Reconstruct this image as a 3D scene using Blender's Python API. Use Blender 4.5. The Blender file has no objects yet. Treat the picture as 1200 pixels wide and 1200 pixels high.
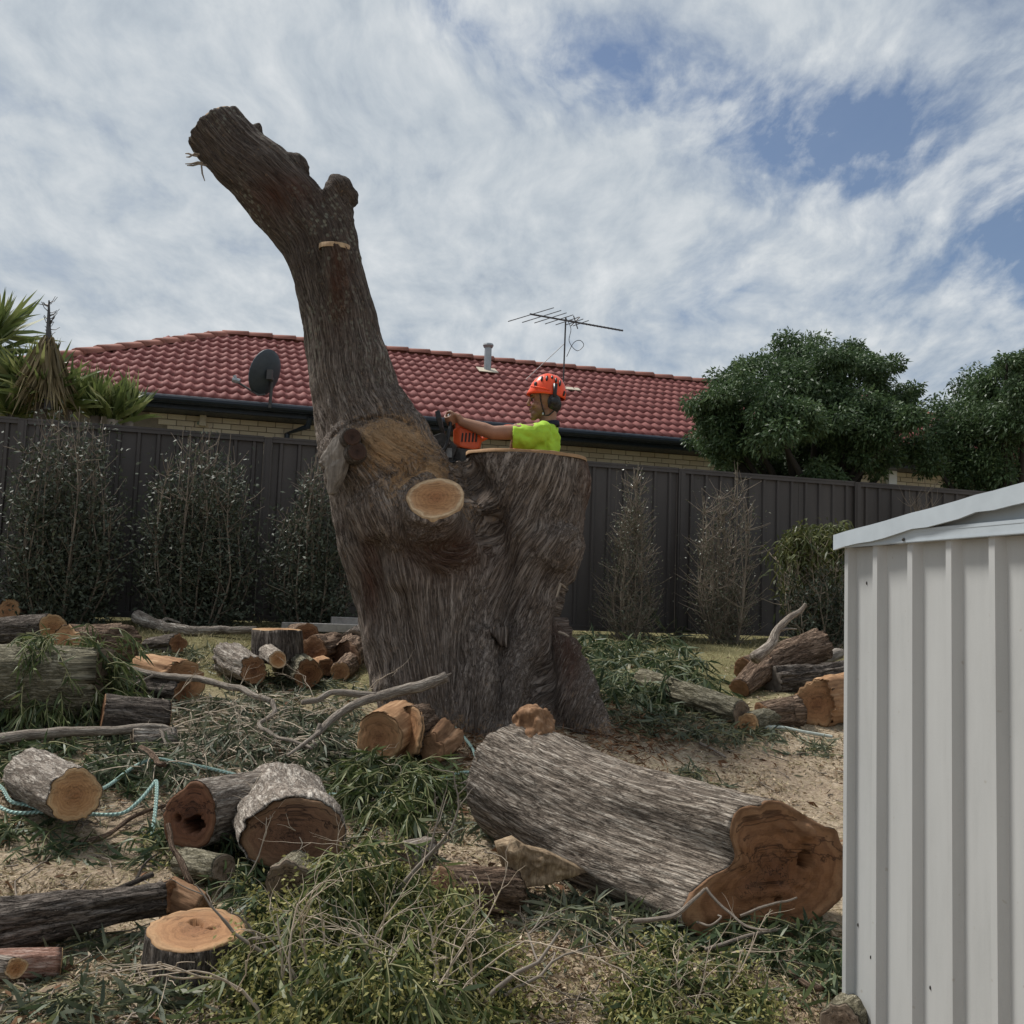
import bpy, bmesh, math, random
import numpy as np
from mathutils import Vector, Matrix

random.seed(7); RNG = np.random.default_rng(7)
R = math.radians
SC = bpy.context.scene
COL = SC.collection

# ------------------------------------------------------------ camera, sky, sun, exposure
EYE = 1.6
FOC = 1230.0                       # focal length in units of a 1200 px wide picture
PITCH, ROLL = R(5.2), R(2.0)
cam_d = bpy.data.cameras.new('camera'); cam = bpy.data.objects.new('camera', cam_d); COL.objects.link(cam)
cam_d.sensor_width = 36.0; cam_d.lens = 36.0 * FOC / 1200.0
cam_d.clip_start = 0.05; cam_d.clip_end = 2000
CM = Matrix.Rotation(R(90) + PITCH, 4, 'X') @ Matrix.Rotation(ROLL, 4, 'Z')
cam.matrix_world = Matrix.Translation((0, 0, EYE)) @ CM
SC.camera = cam
CR = np.array(CM.to_3x3())

def N(nt, typ, ins=None, **attrs):
    n = nt.nodes.new(typ)
    for k, v in attrs.items(): setattr(n, k, v)
    for k, v in (ins or {}).items():
        s = n.inputs[k]
        if isinstance(v, bpy.types.NodeSocket): nt.links.new(v, s)
        else: s.default_value = v
    return n
def c4(c): return (c[0], c[1], c[2], 1.0)
def MIX(nt, f, a, b, mode='MIX'):
    n = nt.nodes.new('ShaderNodeMix'); n.data_type = 'RGBA'; n.blend_type = mode
    for i, v in ((0, f), (6, a), (7, b)):
        if isinstance(v, bpy.types.NodeSocket): nt.links.new(v, n.inputs[i])
        else: n.inputs[i].default_value = v if i == 0 else c4(v)
    return n.outputs[2]
def MA(nt, op, a, b=0.0, c=None, clamp=False):
    n = nt.nodes.new('ShaderNodeMath'); n.operation = op; n.use_clamp = clamp
    for i, v in enumerate((a, b) if c is None else (a, b, c)):
        if isinstance(v, bpy.types.NodeSocket): nt.links.new(v, n.inputs[i])
        else: n.inputs[i].default_value = v
    return n.outputs[0]
def VM(nt, op, a, b=(0, 0, 0)):
    n = nt.nodes.new('ShaderNodeVectorMath'); n.operation = op
    for i, v in enumerate((a, b)):
        if isinstance(v, bpy.types.NodeSocket): nt.links.new(v, n.inputs[i])
        else: n.inputs[i].default_value = v
    return n
def RAMP(nt, f, stops, interp='LINEAR'):
    n = nt.nodes.new('ShaderNodeValToRGB'); cr = n.color_ramp; cr.interpolation = interp
    while len(cr.elements) < len(stops): cr.elements.new(0.5)
    for e, (p, c) in zip(cr.elements, stops):
        e.position = p; e.color = c4(c) if not isinstance(c, (int, float)) else (c, c, c, 1)
    nt.links.new(f, n.inputs[0]); return n.outputs[0]
def NOISE(nt, vec, scale, detail=4, rough=.55, dist=0.0):
    n = N(nt, 'ShaderNodeTexNoise', {'Scale': scale, 'Detail': detail, 'Roughness': rough, 'Distortion': dist})
    if vec is not None: nt.links.new(vec, n.inputs['Vector'])
    return n.outputs[0]

def ray(px, py):
    """unit-y direction through photo pixel(s) (1200 px picture)"""
    px = np.asarray(px, float); py = np.asarray(py, float)
    d = np.stack([(px - 600) / FOC, (600 - py) / FOC, -np.ones_like(px)], -1) @ CR.T
    return d / d[..., 1:2]
def at(px, py, D):
    d = ray(px, py) * D
    return Vector((float(d[0]), float(d[1]), float(d[2]) + EYE))

SUN_EL, SUN_AZ = R(57), R(-58)     # azimuth from +Y towards +X
W = bpy.data.worlds.new('World'); SC.world = W; W.use_nodes = True
nt = W.node_tree; nt.nodes.clear()
SKY_STR = 0.10
sky = N(nt, 'ShaderNodeTexSky', sky_type='NISHITA', sun_disc=False, sun_elevation=SUN_EL, sun_rotation=SUN_AZ, air_density=1.0, dust_density=1.0, ozone_density=1.5)
tc = N(nt, 'ShaderNodeTexCoord').outputs['Generated']
sp = N(nt, 'ShaderNodeSeparateXYZ', {0: tc})
zc = MA(nt, 'ADD', MA(nt, 'MAXIMUM', sp.outputs[2], 0.0), 0.26)
cl = N(nt, 'ShaderNodeCombineXYZ', {0: MA(nt, 'DIVIDE', sp.outputs[0], zc), 1: MA(nt, 'DIVIDE', sp.outputs[1], zc), 2: 0.0}).outputs[0]
warp = N(nt, 'ShaderNodeTexNoise', {'Scale': 1.6, 'Detail': 3.0, 'Vector': cl}).outputs[1]
clw = VM(nt, 'ADD', cl, VM(nt, 'MULTIPLY', VM(nt, 'SUBTRACT', warp, (.5, .5, .5)).outputs[0], (.30, .22, 0)).outputs[0]).outputs[0]
big = NOISE(nt, clw, 1.1, 3, .5)
fine = NOISE(nt, VM(nt, 'MULTIPLY', clw, (1.25, .8, 1)).outputs[0], 4.2, 10, .58)
puff = NOISE(nt, VM(nt, 'MULTIPLY', clw, (1.35, .7, 1)).outputs[0], 12.0, 8, .60)
def lobe(px, py, sharp):            # a direction in the sky where the cloud sheet is thin (or thick)
    d = Vector(ray(px, py)).normalized()
    nn = VM(nt, 'DOT_PRODUCT', VM(nt, 'NORMALIZE', tc).outputs[0], tuple(d))
    return MA(nt, 'POWER', MA(nt, 'MAXIMUM', nn.outputs['Value'], 0.0), sharp)
cover = MA(nt, 'ADD', MA(nt, 'MULTIPLY', big, .45), MA(nt, 'MULTIPLY', fine, .62))
cover = MA(nt, 'ADD', cover, MA(nt, 'MULTIPLY', puff, .30))
thin = 0.0
for (x, y, s, w) in ((520, 12, 1500, .22), (590, 40, 1300, .14), (660, 66, 1000, .19), (745, 92, 900, .23), (830, 115, 900, .20), (910, 145, 800, .22), (990, 170, 600, .22), (1070, 160, 700, .15), (1180, 270, 600, .15), (1240, 310, 600, .12), (840, 320, 1500, .09), (1300, 150, 300, .10)):
    thin = MA(nt, 'ADD', MA(nt, 'MULTIPLY', lobe(x, y, s), w), thin)
thin = MA(nt, 'MULTIPLY', thin, MA(nt, 'ADD', MA(nt, 'MULTIPLY', MA(nt, 'SUBTRACT', 1.0, puff), 1.5), .18))
thick = MA(nt, 'MULTIPLY', lobe(300, 250, 7), .16)
cover = MA(nt, 'ADD', MA(nt, 'ADD', MA(nt, 'SUBTRACT', cover, thin), thick), .005)
mask = RAMP(nt, cover, [(.50, 0.05), (.58, .36), (.66, .74), (.78, 1.0)])
shade = MA(nt, 'ADD', MA(nt, 'MULTIPLY', fine, .55), MA(nt, 'MULTIPLY', puff, .50))
k = 1 / SKY_STR
ccol = RAMP(nt, shade, [(.36, (.35, .40, .46)), (.48, (.44, .49, .54)), (.58, (.53, .57, .605)), (.72, (.66, .685, .705))])
ccol = VM(nt, 'SCALE', ccol); ccol.inputs['Scale'].default_value = k * .83
blue = MIX(nt, 1.0, sky.outputs[0], (.66, .66, .67), 'MULTIPLY')
out = MIX(nt, mask, blue, ccol.outputs[0])
bg = N(nt, 'ShaderNodeBackground', {'Color': out, 'Strength': SKY_STR})
nt.links.new(bg.outputs[0], N(nt, 'ShaderNodeOutputWorld').inputs[0])

sun_d = bpy.data.lights.new('sun', 'SUN'); sun = bpy.data.objects.new('sun', sun_d); COL.objects.link(sun)
sun_d.energy = 3.3; sun_d.angle = R(12); sun_d.color = (1.0, .965, .915)
sdir = Vector((math.sin(SUN_AZ) * math.cos(SUN_EL), math.cos(SUN_AZ) * math.cos(SUN_EL), math.sin(SUN_EL)))
sun.rotation_euler = sdir.to_track_quat('Z', 'Y').to_euler(); sun.location = (0, 0, 30)
vs = SC.view_settings; vs.view_transform = 'Standard'; vs.look = 'None'; vs.gamma = 1; vs.use_curve_mapping = False
vs.exposure = 0.45

# ------------------------------------------------------------ plan frame: u along the fence, v away from the camera
CA, SA = math.cos(R(16)), math.sin(R(16))
def UV(u, v, z=0.0): return Vector((u * CA - v * SA, u * SA + v * CA, z))
def to_uv(x, y): return x * CA + y * SA, -x * SA + y * CA

def vnoise(P, seed=0):
    P = np.asarray(P, float); I = np.floor(P).astype(np.int64); f = P - I
    f = f * f * f * (f * (f * 6 - 15) + 10)
    r = np.zeros(len(P))
    for dx in (0, 1):
        for dy in (0, 1):
            for dz in (0, 1):
                n = ((I[:, 0] + dx) * 374761393 + (I[:, 1] + dy) * 668265263 + (I[:, 2] + dz) * 1274126177 + seed * 97531) & 0xffffffff
                n = ((n ^ (n >> 13)) * 1274126177) & 0xffffffff
                n = ((n ^ (n >> 16)) * 2246822519) & 0xffffffff
                n = n ^ (n >> 15)
                w = (f[:, 0] if dx else 1 - f[:, 0]) * (f[:, 1] if dy else 1 - f[:, 1]) * (f[:, 2] if dz else 1 - f[:, 2])
                r += w * (n & 0xffff) / 65535.0
    return r
def fbm(P, seed=0, octv=3):
    P = np.asarray(P, float); a, s, t = 1.0, 0.0, 0.0
    for k in range(octv):
        s = s + a * vnoise(P * (2 ** k) + k * 17.3, seed + k); t += a; a *= .5
    return s / t

TV = [-40, -2, 0, 1, 2, 3, 4, 4.8, 5.5, 6, 7, 8, 9, 10.3, 12, 14, 60]
TZ = [0, 0, 0, .03, .13, .27, .40, .53, .73, .84, 1.0, 1.14, 1.26, 1.36, 1.40, 1.42, 1.5]
def gz_exact(x, y):
    x = np.asarray(x, float); y = np.asarray(y, float)
    sh = x.shape; u, v = to_uv(x, y)
    z = np.interp(v, TV, TZ)
    z = z - .16 * np.exp(-(((u - 1.7) / .7) ** 2 + ((v - 2.9) / .55) ** 2))
    P = np.stack([x.ravel() * 1.3, y.ravel() * 1.3, np.zeros(x.size)], -1)
    b = (fbm(P, 3, 3).reshape(sh) - .5) * .10
    b += (fbm(P * 7, 9, 2).reshape(sh) - .5) * .022
    return z + b * np.clip((13 - v) / 3, 0, 1)
GX0, GX1, GY0, GY1, GS = -9.0, 9.0, 0.6, 14.0, .03
_gx, _gy = np.arange(GX0, GX1, GS), np.arange(GY0, GY1, GS)
_X, _Y = np.meshgrid(_gx, _gy); GRID = gz_exact(_X, _Y)
def gz(x, y):
    """ground height from a fine table (exact formula outside it)"""
    x = np.asarray(x, float); y = np.asarray(y, float)
    fx = np.clip((x - GX0) / GS, 0, len(_gx) - 1.001); fy = np.clip((y - GY0) / GS, 0, len(_gy) - 1.001)
    i = fx.astype(int); j = fy.astype(int); a = fx - i; b = fy - j
    z = (GRID[j, i] * (1 - a) + GRID[j, i + 1] * a) * (1 - b) + (GRID[j + 1, i] * (1 - a) + GRID[j + 1, i + 1] * a) * b
    out = (x < GX0) | (x > GX1 - GS) | (y < GY0) | (y > GY1 - GS)
    if np.any(out): z = np.where(out, np.interp(-x * SA + y * CA, TV, TZ), z)
    return z
def gpt(px, py):
    """points of the ground seen through photo pixels (arrays ok)"""
    px = np.atleast_1d(np.asarray(px, float)); py = np.atleast_1d(np.asarray(py, float))
    if len(px) > 12000: return np.concatenate([gpt(px[i:i + 12000], py[i:i + 12000]) for i in range(0, len(px), 12000)])
    d = ray(px, py); Ds = np.concatenate([np.linspace(1.6, 6, 150), np.linspace(6.05, 13, 120)])
    P = d[:, None, :] * Ds[None, :, None]
    below = (P[..., 2] + EYE) < gz(P[..., 0], P[..., 1])
    i = np.where(below.any(1), below.argmax(1), len(Ds) - 1)
    D = Ds[i]; Q = d * D[:, None]; Q[:, 2] = gz(Q[:, 0], Q[:, 1])
    return Q
def G(px, py): return Vector(gpt(px, py)[0])

# ------------------------------------------------------------ object helpers
def tag(o, label=None, cat=None, group=None, kind=None):
    if label: o['label'] = label
    if cat: o['category'] = cat
    if group: o['group'] = group
    if kind: o['kind'] = kind
    return o
def empty(name, loc, label=None, cat=None, group=None):
    o = bpy.data.objects.new(name, None); COL.objects.link(o); o.location = loc
    o.empty_display_size = .1
    return tag(o, label, cat, group)
def wmat(o):
    m = Matrix.LocRotScale(o.location, o.rotation_euler, o.scale)
    return wmat(o.parent) @ o.matrix_parent_inverse @ m if o.parent else m
def link(name, me, mat=None, parent=None, **kw):
    o = bpy.data.objects.new(name, me); COL.objects.link(o)
    if mat and not len(me.materials): me.materials.append(mat)
    if parent:
        o.parent = parent
        o.matrix_parent_inverse = wmat(parent).inverted()
    return tag(o, **kw)
def np_mesh(name, V, F, smooth=True, attrs=None):
    """V (n,3); F (m,k) or a list of such arrays"""
    me = bpy.data.meshes.new(name)
    Fs = F if isinstance(F, list) else [F]
    Fs = [np.asarray(f, np.int32) for f in Fs if len(f)]
    V = np.asarray(V, np.float32)
    me.vertices.add(len(V)); me.vertices.foreach_set('co', V.ravel())
    loops = np.concatenate([f.ravel() for f in Fs]); tot = np.concatenate([np.full(len(f), f.shape[1], np.int32) for f in Fs])
    me.loops.add(len(loops)); me.loops.foreach_set('vertex_index', loops)
    me.polygons.add(len(tot)); st = np.concatenate([[0], np.cumsum(tot)[:-1]]).astype(np.int32)
    me.polygons.foreach_set('loop_start', st)
    try: me.polygons.foreach_set('loop_total', tot)
    except Exception: pass
    me.update(calc_edges=True); me.validate()
    me.polygons.foreach_set('use_smooth', np.full(len(me.polygons), smooth))
    for k, a in (attrs or {}).items(): add_attr(me, k, a)
    return me
def add_attr(me, k, a):
    a = np.asarray(a, np.float32)
    t = 'FLOAT_VECTOR' if a.ndim == 2 else 'FLOAT'
    at_ = me.attributes.new(k, t, 'POINT')
    at_.data.foreach_set('vector' if a.ndim == 2 else 'value', a.ravel())

class MB:
    """collects simple solids into one mesh"""
    def __init__(s): s.v = []; s.f = []
    def add(s, vs, fs):
        o = len(s.v); s.v += [tuple(v) for v in vs]; s.f += [tuple(i + o for i in f) for f in fs]; return s
    def box(s, c, size, M=None):
        hx, hy, hz = [a / 2 for a in size]
        vs = [Vector((x, y, z)) for z in (-hz, hz) for y in (-hy, hy) for x in (-hx, hx)]
        if M is not None: vs = [M @ v for v in vs]
        vs = [v + Vector(c) for v in vs]
        return s.add(vs, [(0, 2, 3, 1), (4, 5, 7, 6), (0, 1, 5, 4), (2, 6, 7, 3), (0, 4, 6, 2), (1, 3, 7, 5)])
    def tube(s, pts, radii, seg=6, caps=True):
        v, f = tube(pts, radii, seg, caps); return s.add(v, f)
    def ball(s, c, r, seg=12, rings=8, M=None):
        c = Vector(c); r = r if hasattr(r, '__len__') else (r, r, r)
        vs = [Vector((0, 0, -r[2]))]
        for i in range(1, rings):
            a = math.pi * i / rings - math.pi / 2
            for j in range(seg):
                b = 2 * math.pi * j / seg
                vs.append(Vector((r[0] * math.cos(a) * math.cos(b), r[1] * math.cos(a) * math.sin(b), r[2] * math.sin(a))))
        vs.append(Vector((0, 0, r[2]))); n = len(vs) - 1; fs = []
        for j in range(seg):
            k2 = (j + 1) % seg
            fs.append((0, 1 + k2, 1 + j)); fs.append((n, n - seg + j, n - seg + k2))
            for i in range(rings - 2):
                a = 1 + i * seg; fs.append((a + j, a + k2, a + seg + k2, a + seg + j))
        if M is not None: vs = [M @ v for v in vs]
        return s.add([v + c for v in vs], fs)
    def mesh(s, name, smooth=False):
        me = bpy.data.meshes.new(name); me.from_pydata(s.v, [], s.f); me.update()
        if smooth: me.polygons.foreach_set('use_smooth', [True] * len(me.polygons))
        return me
    def build(s, name, mat, parent=None, smooth=False, bevel=0, **kw):
        me = s.mesh(name, smooth)
        if bevel:
            bm = bmesh.new(); bm.from_mesh(me)
            bmesh.ops.bevel(bm, geom=bm.edges[:], offset=bevel, segments=2, affect='EDGES', profile=.6, clamp_overlap=True)
            bm.to_mesh(me); bm.free()
        return link(name, me, mat, parent, **kw)

def frames(pts):
    pts = [Vector(p) for p in pts]; n = len(pts); T = []
    for i in range(n):
        t = pts[min(i + 1, n - 1)] - pts[max(i - 1, 0)]; T.append(t.normalized())
    a = Vector((0, 0, 1)) if abs(T[0].z) < .8 else Vector((1, 0, 0))
    X = (a - T[0] * a.dot(T[0])).normalized(); out = []
    for i in range(n):
        X = (X - T[i] * X.dot(T[i])).normalized(); out.append((pts[i], T[i], X, T[i].cross(X)))
    return out
def tube(pts, radii, seg=6, caps=True):
    fr = frames(pts); v = []; f = []
    if not hasattr(radii, '__len__'): radii = [radii] * len(pts)
    for (p, t, x, y), r in zip(fr, radii):
        for j in range(seg):
            a = 2 * math.pi * j / seg; v.append(p + x * (r * math.cos(a)) + y * (r * math.sin(a)))
    for i in range(len(fr) - 1):
        for j in range(seg):
            k2 = (j + 1) % seg; f.append((i * seg + j, i * seg + k2, (i + 1) * seg + k2, (i + 1) * seg + j))
    if caps:
        f.append(tuple(range(seg))[::-1]); b = (len(fr) - 1) * seg; f.append(tuple(range(b, b + seg)))
    return v, f
def spline(pts, n):
    """Catmull-Rom through pts, n samples"""
    P = [np.array(p, float) for p in pts]; P = [2 * P[0] - P[1]] + P + [2 * P[-1] - P[-2]]; m = len(P) - 3; out = []
    for q in np.linspace(0, m - 1e-6, n):
        i = int(q); t = q - i; a, b, c, d = P[i:i + 4]
        out.append(.5 * ((2 * b) + (c - a) * t + (2 * a - 5 * b + 4 * c - d) * t * t + (3 * b - a - 3 * c + d) * t ** 3))
    return np.array(out)
def remesh(mb, voxel, smooth_it=2, smooth_f=.5):
    me = mb.mesh('source'); o = bpy.data.objects.new('source', me); COL.objects.link(o)
    m = o.modifiers.new('r', 'REMESH'); m.mode = 'VOXEL'; m.voxel_size = voxel
    if smooth_it:
        s = o.modifiers.new('s', 'SMOOTH'); s.iterations = smooth_it; s.factor = smooth_f
    dg = bpy.context.evaluated_depsgraph_get(); dg.update()
    r = bpy.data.meshes.new_from_object(o.evaluated_get(dg))
    bpy.data.objects.remove(o); bpy.data.meshes.remove(me)
    r.polygons.foreach_set('use_smooth', [True] * len(r.polygons)); return r
def getco(me):
    a = np.empty(len(me.vertices) * 3, np.float32); me.vertices.foreach_get('co', a); return a.reshape(-1, 3).astype(float)
def getno(me):
    a = np.empty(len(me.vertices) * 3, np.float32); me.vertices.foreach_get('normal', a); return a.reshape(-1, 3).astype(float)
def setco(me, P): me.vertices.foreach_set('co', np.asarray(P, np.float32).ravel()); me.update()

# ------------------------------------------------------------ leaves
def unit(a): return a / np.maximum(np.linalg.norm(a, axis=-1, keepdims=True), 1e-9)
def leaf_arrays(P, Dn, L, Wd, droop, rnd, simple=False):
    """lanceolate leaves: base P, direction Dn, length L, width Wd; droop bends the tip down"""
    n = len(P); Dn = unit(Dn); L = np.broadcast_to(L, n)[:, None]; Wd = np.broadcast_to(Wd, n)[:, None]
    ran = unit(RNG.normal(size=(n, 3)) + np.array([0, 0, .0]))
    S = unit(np.cross(Dn, ran)); Nn = np.cross(S, Dn); dz = np.zeros((n, 3)); dz[:, 2] = -1
    dr = np.broadcast_to(droop, n)[:, None]
    if simple:
        m = P + Dn * L * .45 + Nn * L * .06
        V = np.stack([P, m + S * Wd * .5, P + Dn * L + dz * dr * L, m - S * Wd * .5], 1).reshape(-1, 3)
        b = np.arange(n)[:, None] * 4; F = [np.concatenate([b + 0, b + 1, b + 2, b + 3], 1)]
        return V, F, np.repeat(rnd, 4)
    sw = S * (RNG.uniform(-.25, .25, (n, 1)))
    def cp(t): return P + Dn * L * t + dz * dr * L * t * t + sw * L * t * t + Nn * L * .10 * t * (1 - t)
    a, b_, c_, d = cp(0), cp(.3), cp(.65), cp(1.0)
    V = np.stack([a - S * Wd * .1, a + S * Wd * .1, b_ - S * Wd * .5, b_ + S * Wd * .5, c_ - S * Wd * .36, c_ + S * Wd * .36, d], 1).reshape(-1, 3)
    b = np.arange(n)[:, None] * 7
    F = [np.concatenate([b, b + 1, b + 3, b + 2], 1), np.concatenate([b + 2, b + 3, b + 5, b + 4], 1), np.concatenate([b + 4, b + 5, b + 6], 1)]
    return V, F, np.repeat(rnd, 7)
def leaf_mesh(name, *a, **k):
    V, F, r = leaf_arrays(*a, **k); return np_mesh(name, V, F, True, {'rnd': r})
# ------------------------------------------------------------ materials
def new_mat(name):
    m = bpy.data.materials.new(name); m.use_nodes = True; nt = m.node_tree; nt.nodes.clear()
    o = nt.nodes.new('ShaderNodeOutputMaterial'); b = nt.nodes.new('ShaderNodeBsdfPrincipled')
    nt.links.new(b.outputs[0], o.inputs[0]); return m, nt, b
def setb(nt, b, col=None, rough=None, metal=None, spec=None, normal=None):
    for k, v in (('Base Color', col), ('Roughness', rough), ('Metallic', metal), ('Specular IOR Level', spec), ('Normal', normal)):
        if v is None: continue
        if isinstance(v, bpy.types.NodeSocket): nt.links.new(v, b.inputs[k])
        else: b.inputs[k].default_value = c4(v) if k == 'Base Color' else v
def BUMP(nt, h, strength=.5, dist=.01, normal=None):
    n = N(nt, 'ShaderNodeBump', {'Strength': strength, 'Distance': dist, 'Height': h})
    if normal is not None: nt.links.new(normal, n.inputs['Normal'])
    return n.outputs[0]
def ATT(nt, name, out='Vector'): return N(nt, 'ShaderNodeAttribute', attribute_name=name).outputs[out]
def OBJ(nt): return N(nt, 'ShaderNodeTexCoord').outputs['Object']

def plain(name, col, rough=.6, metal=0.0, var=.12, scale=9.0, bump=.0, bscale=120, spec=.4):
    m, nt, b = new_mat(name); p = OBJ(nt)
    n = NOISE(nt, p, scale, 5, .6); n2 = NOISE(nt, p, scale * 8, 3, .6)
    f = MA(nt, 'ADD', MA(nt, 'MULTIPLY', n, .7), MA(nt, 'MULTIPLY', n2, .3))
    c = RAMP(nt, f, [(.3, tuple(x * (1 - var * 1.6) for x in col)), (.5, col), (.72, tuple(min(1, x * (1 + var * 1.4) + var * .01) for x in col))])
    rg = RAMP(nt, n2, [(.3, max(0, rough - .1)), (.7, min(1, rough + .1))])
    setb(nt, b, c, rg, metal, spec)
    if bump: setb(nt, b, normal=BUMP(nt, NOISE(nt, p, bscale, 3), bump, .004))
    return m

def bark_mat(name, dark, mid, light, kx=26., kz=3.2, bump=.9, red=None, lichen_and_shade=False, dust=False, vw=.30, blotch=.22):
    m, nt, b = new_mat(name); bk = ATT(nt, 'bk')
    s1 = NOISE(nt, VM(nt, 'MULTIPLY', bk, (kx, kx, kz)).outputs[0], 1.0, 6, .66, .12)
    s2 = NOISE(nt, VM(nt, 'MULTIPLY', bk, (kx * 2.4, kx * 2.4, kz * 3.0)).outputs[0], 1.0, 5, .66, .15)
    s3 = NOISE(nt, VM(nt, 'MULTIPLY', bk, (2.2, 2.2, 1.1)).outputs[0], 1.0, 4, .6)
    wq = N(nt, 'ShaderNodeTexNoise', {'Scale': 1.0, 'Detail': 3.0, 'Vector': VM(nt, 'MULTIPLY', bk, (kx * .9, kx * .9, kz * 1.1)).outputs[0]}).outputs[1]
    wq = VM(nt, 'MULTIPLY', VM(nt, 'SUBTRACT', wq, (.5, .5, .5)).outputs[0], (2.6, 2.6, 2.6)).outputs[0]
    vor = N(nt, 'ShaderNodeTexVoronoi', {'Scale': 1.0, 'Vector': VM(nt, 'ADD', VM(nt, 'MULTIPLY', bk, (kx * 1.25, kx * 1.25, kz * .9)).outputs[0], wq).outputs[0]}, feature='DISTANCE_TO_EDGE').outputs[0]
    vr = RAMP(nt, vor, [(.0, 0.0), (.30, 1.0)])
    h = MA(nt, 'ADD', MA(nt, 'MULTIPLY', s1, .6), MA(nt, 'MULTIPLY', s2, .4))
    hh = MA(nt, 'MULTIPLY', h, MA(nt, 'ADD', MA(nt, 'MULTIPLY', vr, vw), 1 - vw))
    col = RAMP(nt, hh, [(.24, dark), (.37, mid), (.50, light), (.64, tuple(min(1, x * 1.25) for x in light))])
    ck = RAMP(nt, MA(nt, 'ABSOLUTE', MA(nt, 'SUBTRACT', s1, .5)), [(.0, 1.0), (.009, .8), (.030, 0.0)])
    ck2 = RAMP(nt, MA(nt, 'ABSOLUTE', MA(nt, 'SUBTRACT', s2, .47)), [(.0, .8), (.035, 0.0)])
    ck = MA(nt, 'MAXIMUM', ck, MA(nt, 'MULTIPLY', ck2, .6))
    col = MIX(nt, MA(nt, 'MULTIPLY', ck, .85), col, dark)
    if red: col = MIX(nt, MA(nt, 'MULTIPLY', RAMP(nt, s3, [(.50, 0.0), (.66, 1.0)]), .75), col, red)
    else: col = MIX(nt, MA(nt, 'MULTIPLY', RAMP(nt, s3, [(.45, 0.0), (.65, 1.0)]), blotch), col, dark)
    if lichen_and_shade:
        P = OBJ(nt); z = N(nt, 'ShaderNodeSeparateXYZ', {0: P}).outputs[2]
        v2 = N(nt, 'ShaderNodeTexVoronoi', {'Scale': 27.0, 'Vector': P}, feature='F1')
        spot = RAMP(nt, MA(nt, 'ADD', v2.outputs['Distance'], MA(nt, 'MULTIPLY', NOISE(nt, P, 60, 3), .35)), [(.40, 1.0), (.60, 0.0)])
        patch = RAMP(nt, NOISE(nt, P, 2.6, 3), [(.46, 0.0), (.60, 1.0)])
        up = N(nt, 'ShaderNodeMapRange', {'Value': z, 'From Min': 2.7, 'From Max': 3.5}).outputs[0]
        col = MIX(nt, MA(nt, 'MULTIPLY', N(nt, 'ShaderNodeMapRange', {'Value': z, 'From Min': 2.5, 'From Max': 3.9}).outputs[0], .62), col, (.042, .032, .027))  # bark darkens with height: younger wood, plus backlit shade put into the colour
        f = MA(nt, 'MULTIPLY', MA(nt, 'MULTIPLY', spot, patch), MA(nt, 'MULTIPLY', up, .55))
        col = MIX(nt, f, col, (.30, .31, .24))
    if dust:
        a = ATT(nt, 'dust', 'Fac'); P = OBJ(nt)
        dn = MA(nt, 'ADD', NOISE(nt, P, 30, 8, .72), MA(nt, 'MULTIPLY', NOISE(nt, P, 240, 3, .6), .35))
        f = RAMP(nt, MA(nt, 'ADD', a, MA(nt, 'MULTIPLY', MA(nt, 'SUBTRACT', dn, .66), 2.2)), [(.28, 0.0), (.80, 1.0)])
        col = MIX(nt, f, col, MIX(nt, NOISE(nt, P, 120, 5, .7), (.29, .165, .08), (.55, .36, .20)))
        rs = ATT(nt, 'rust', 'Fac')
        col = MIX(nt, MA(nt, 'MULTIPLY', rs, RAMP(nt, s1, [(.35, .2), (.6, .9)])), col, (.085, .032, .018))
    setb(nt, b, col, .92, 0, .15, BUMP(nt, h, min(1, bump * 1.1), .035, BUMP(nt, MA(nt, 'SUBTRACT', vr, MA(nt, 'MULTIPLY', ck, .9)), bump * .6, .016)))
    return m

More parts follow.
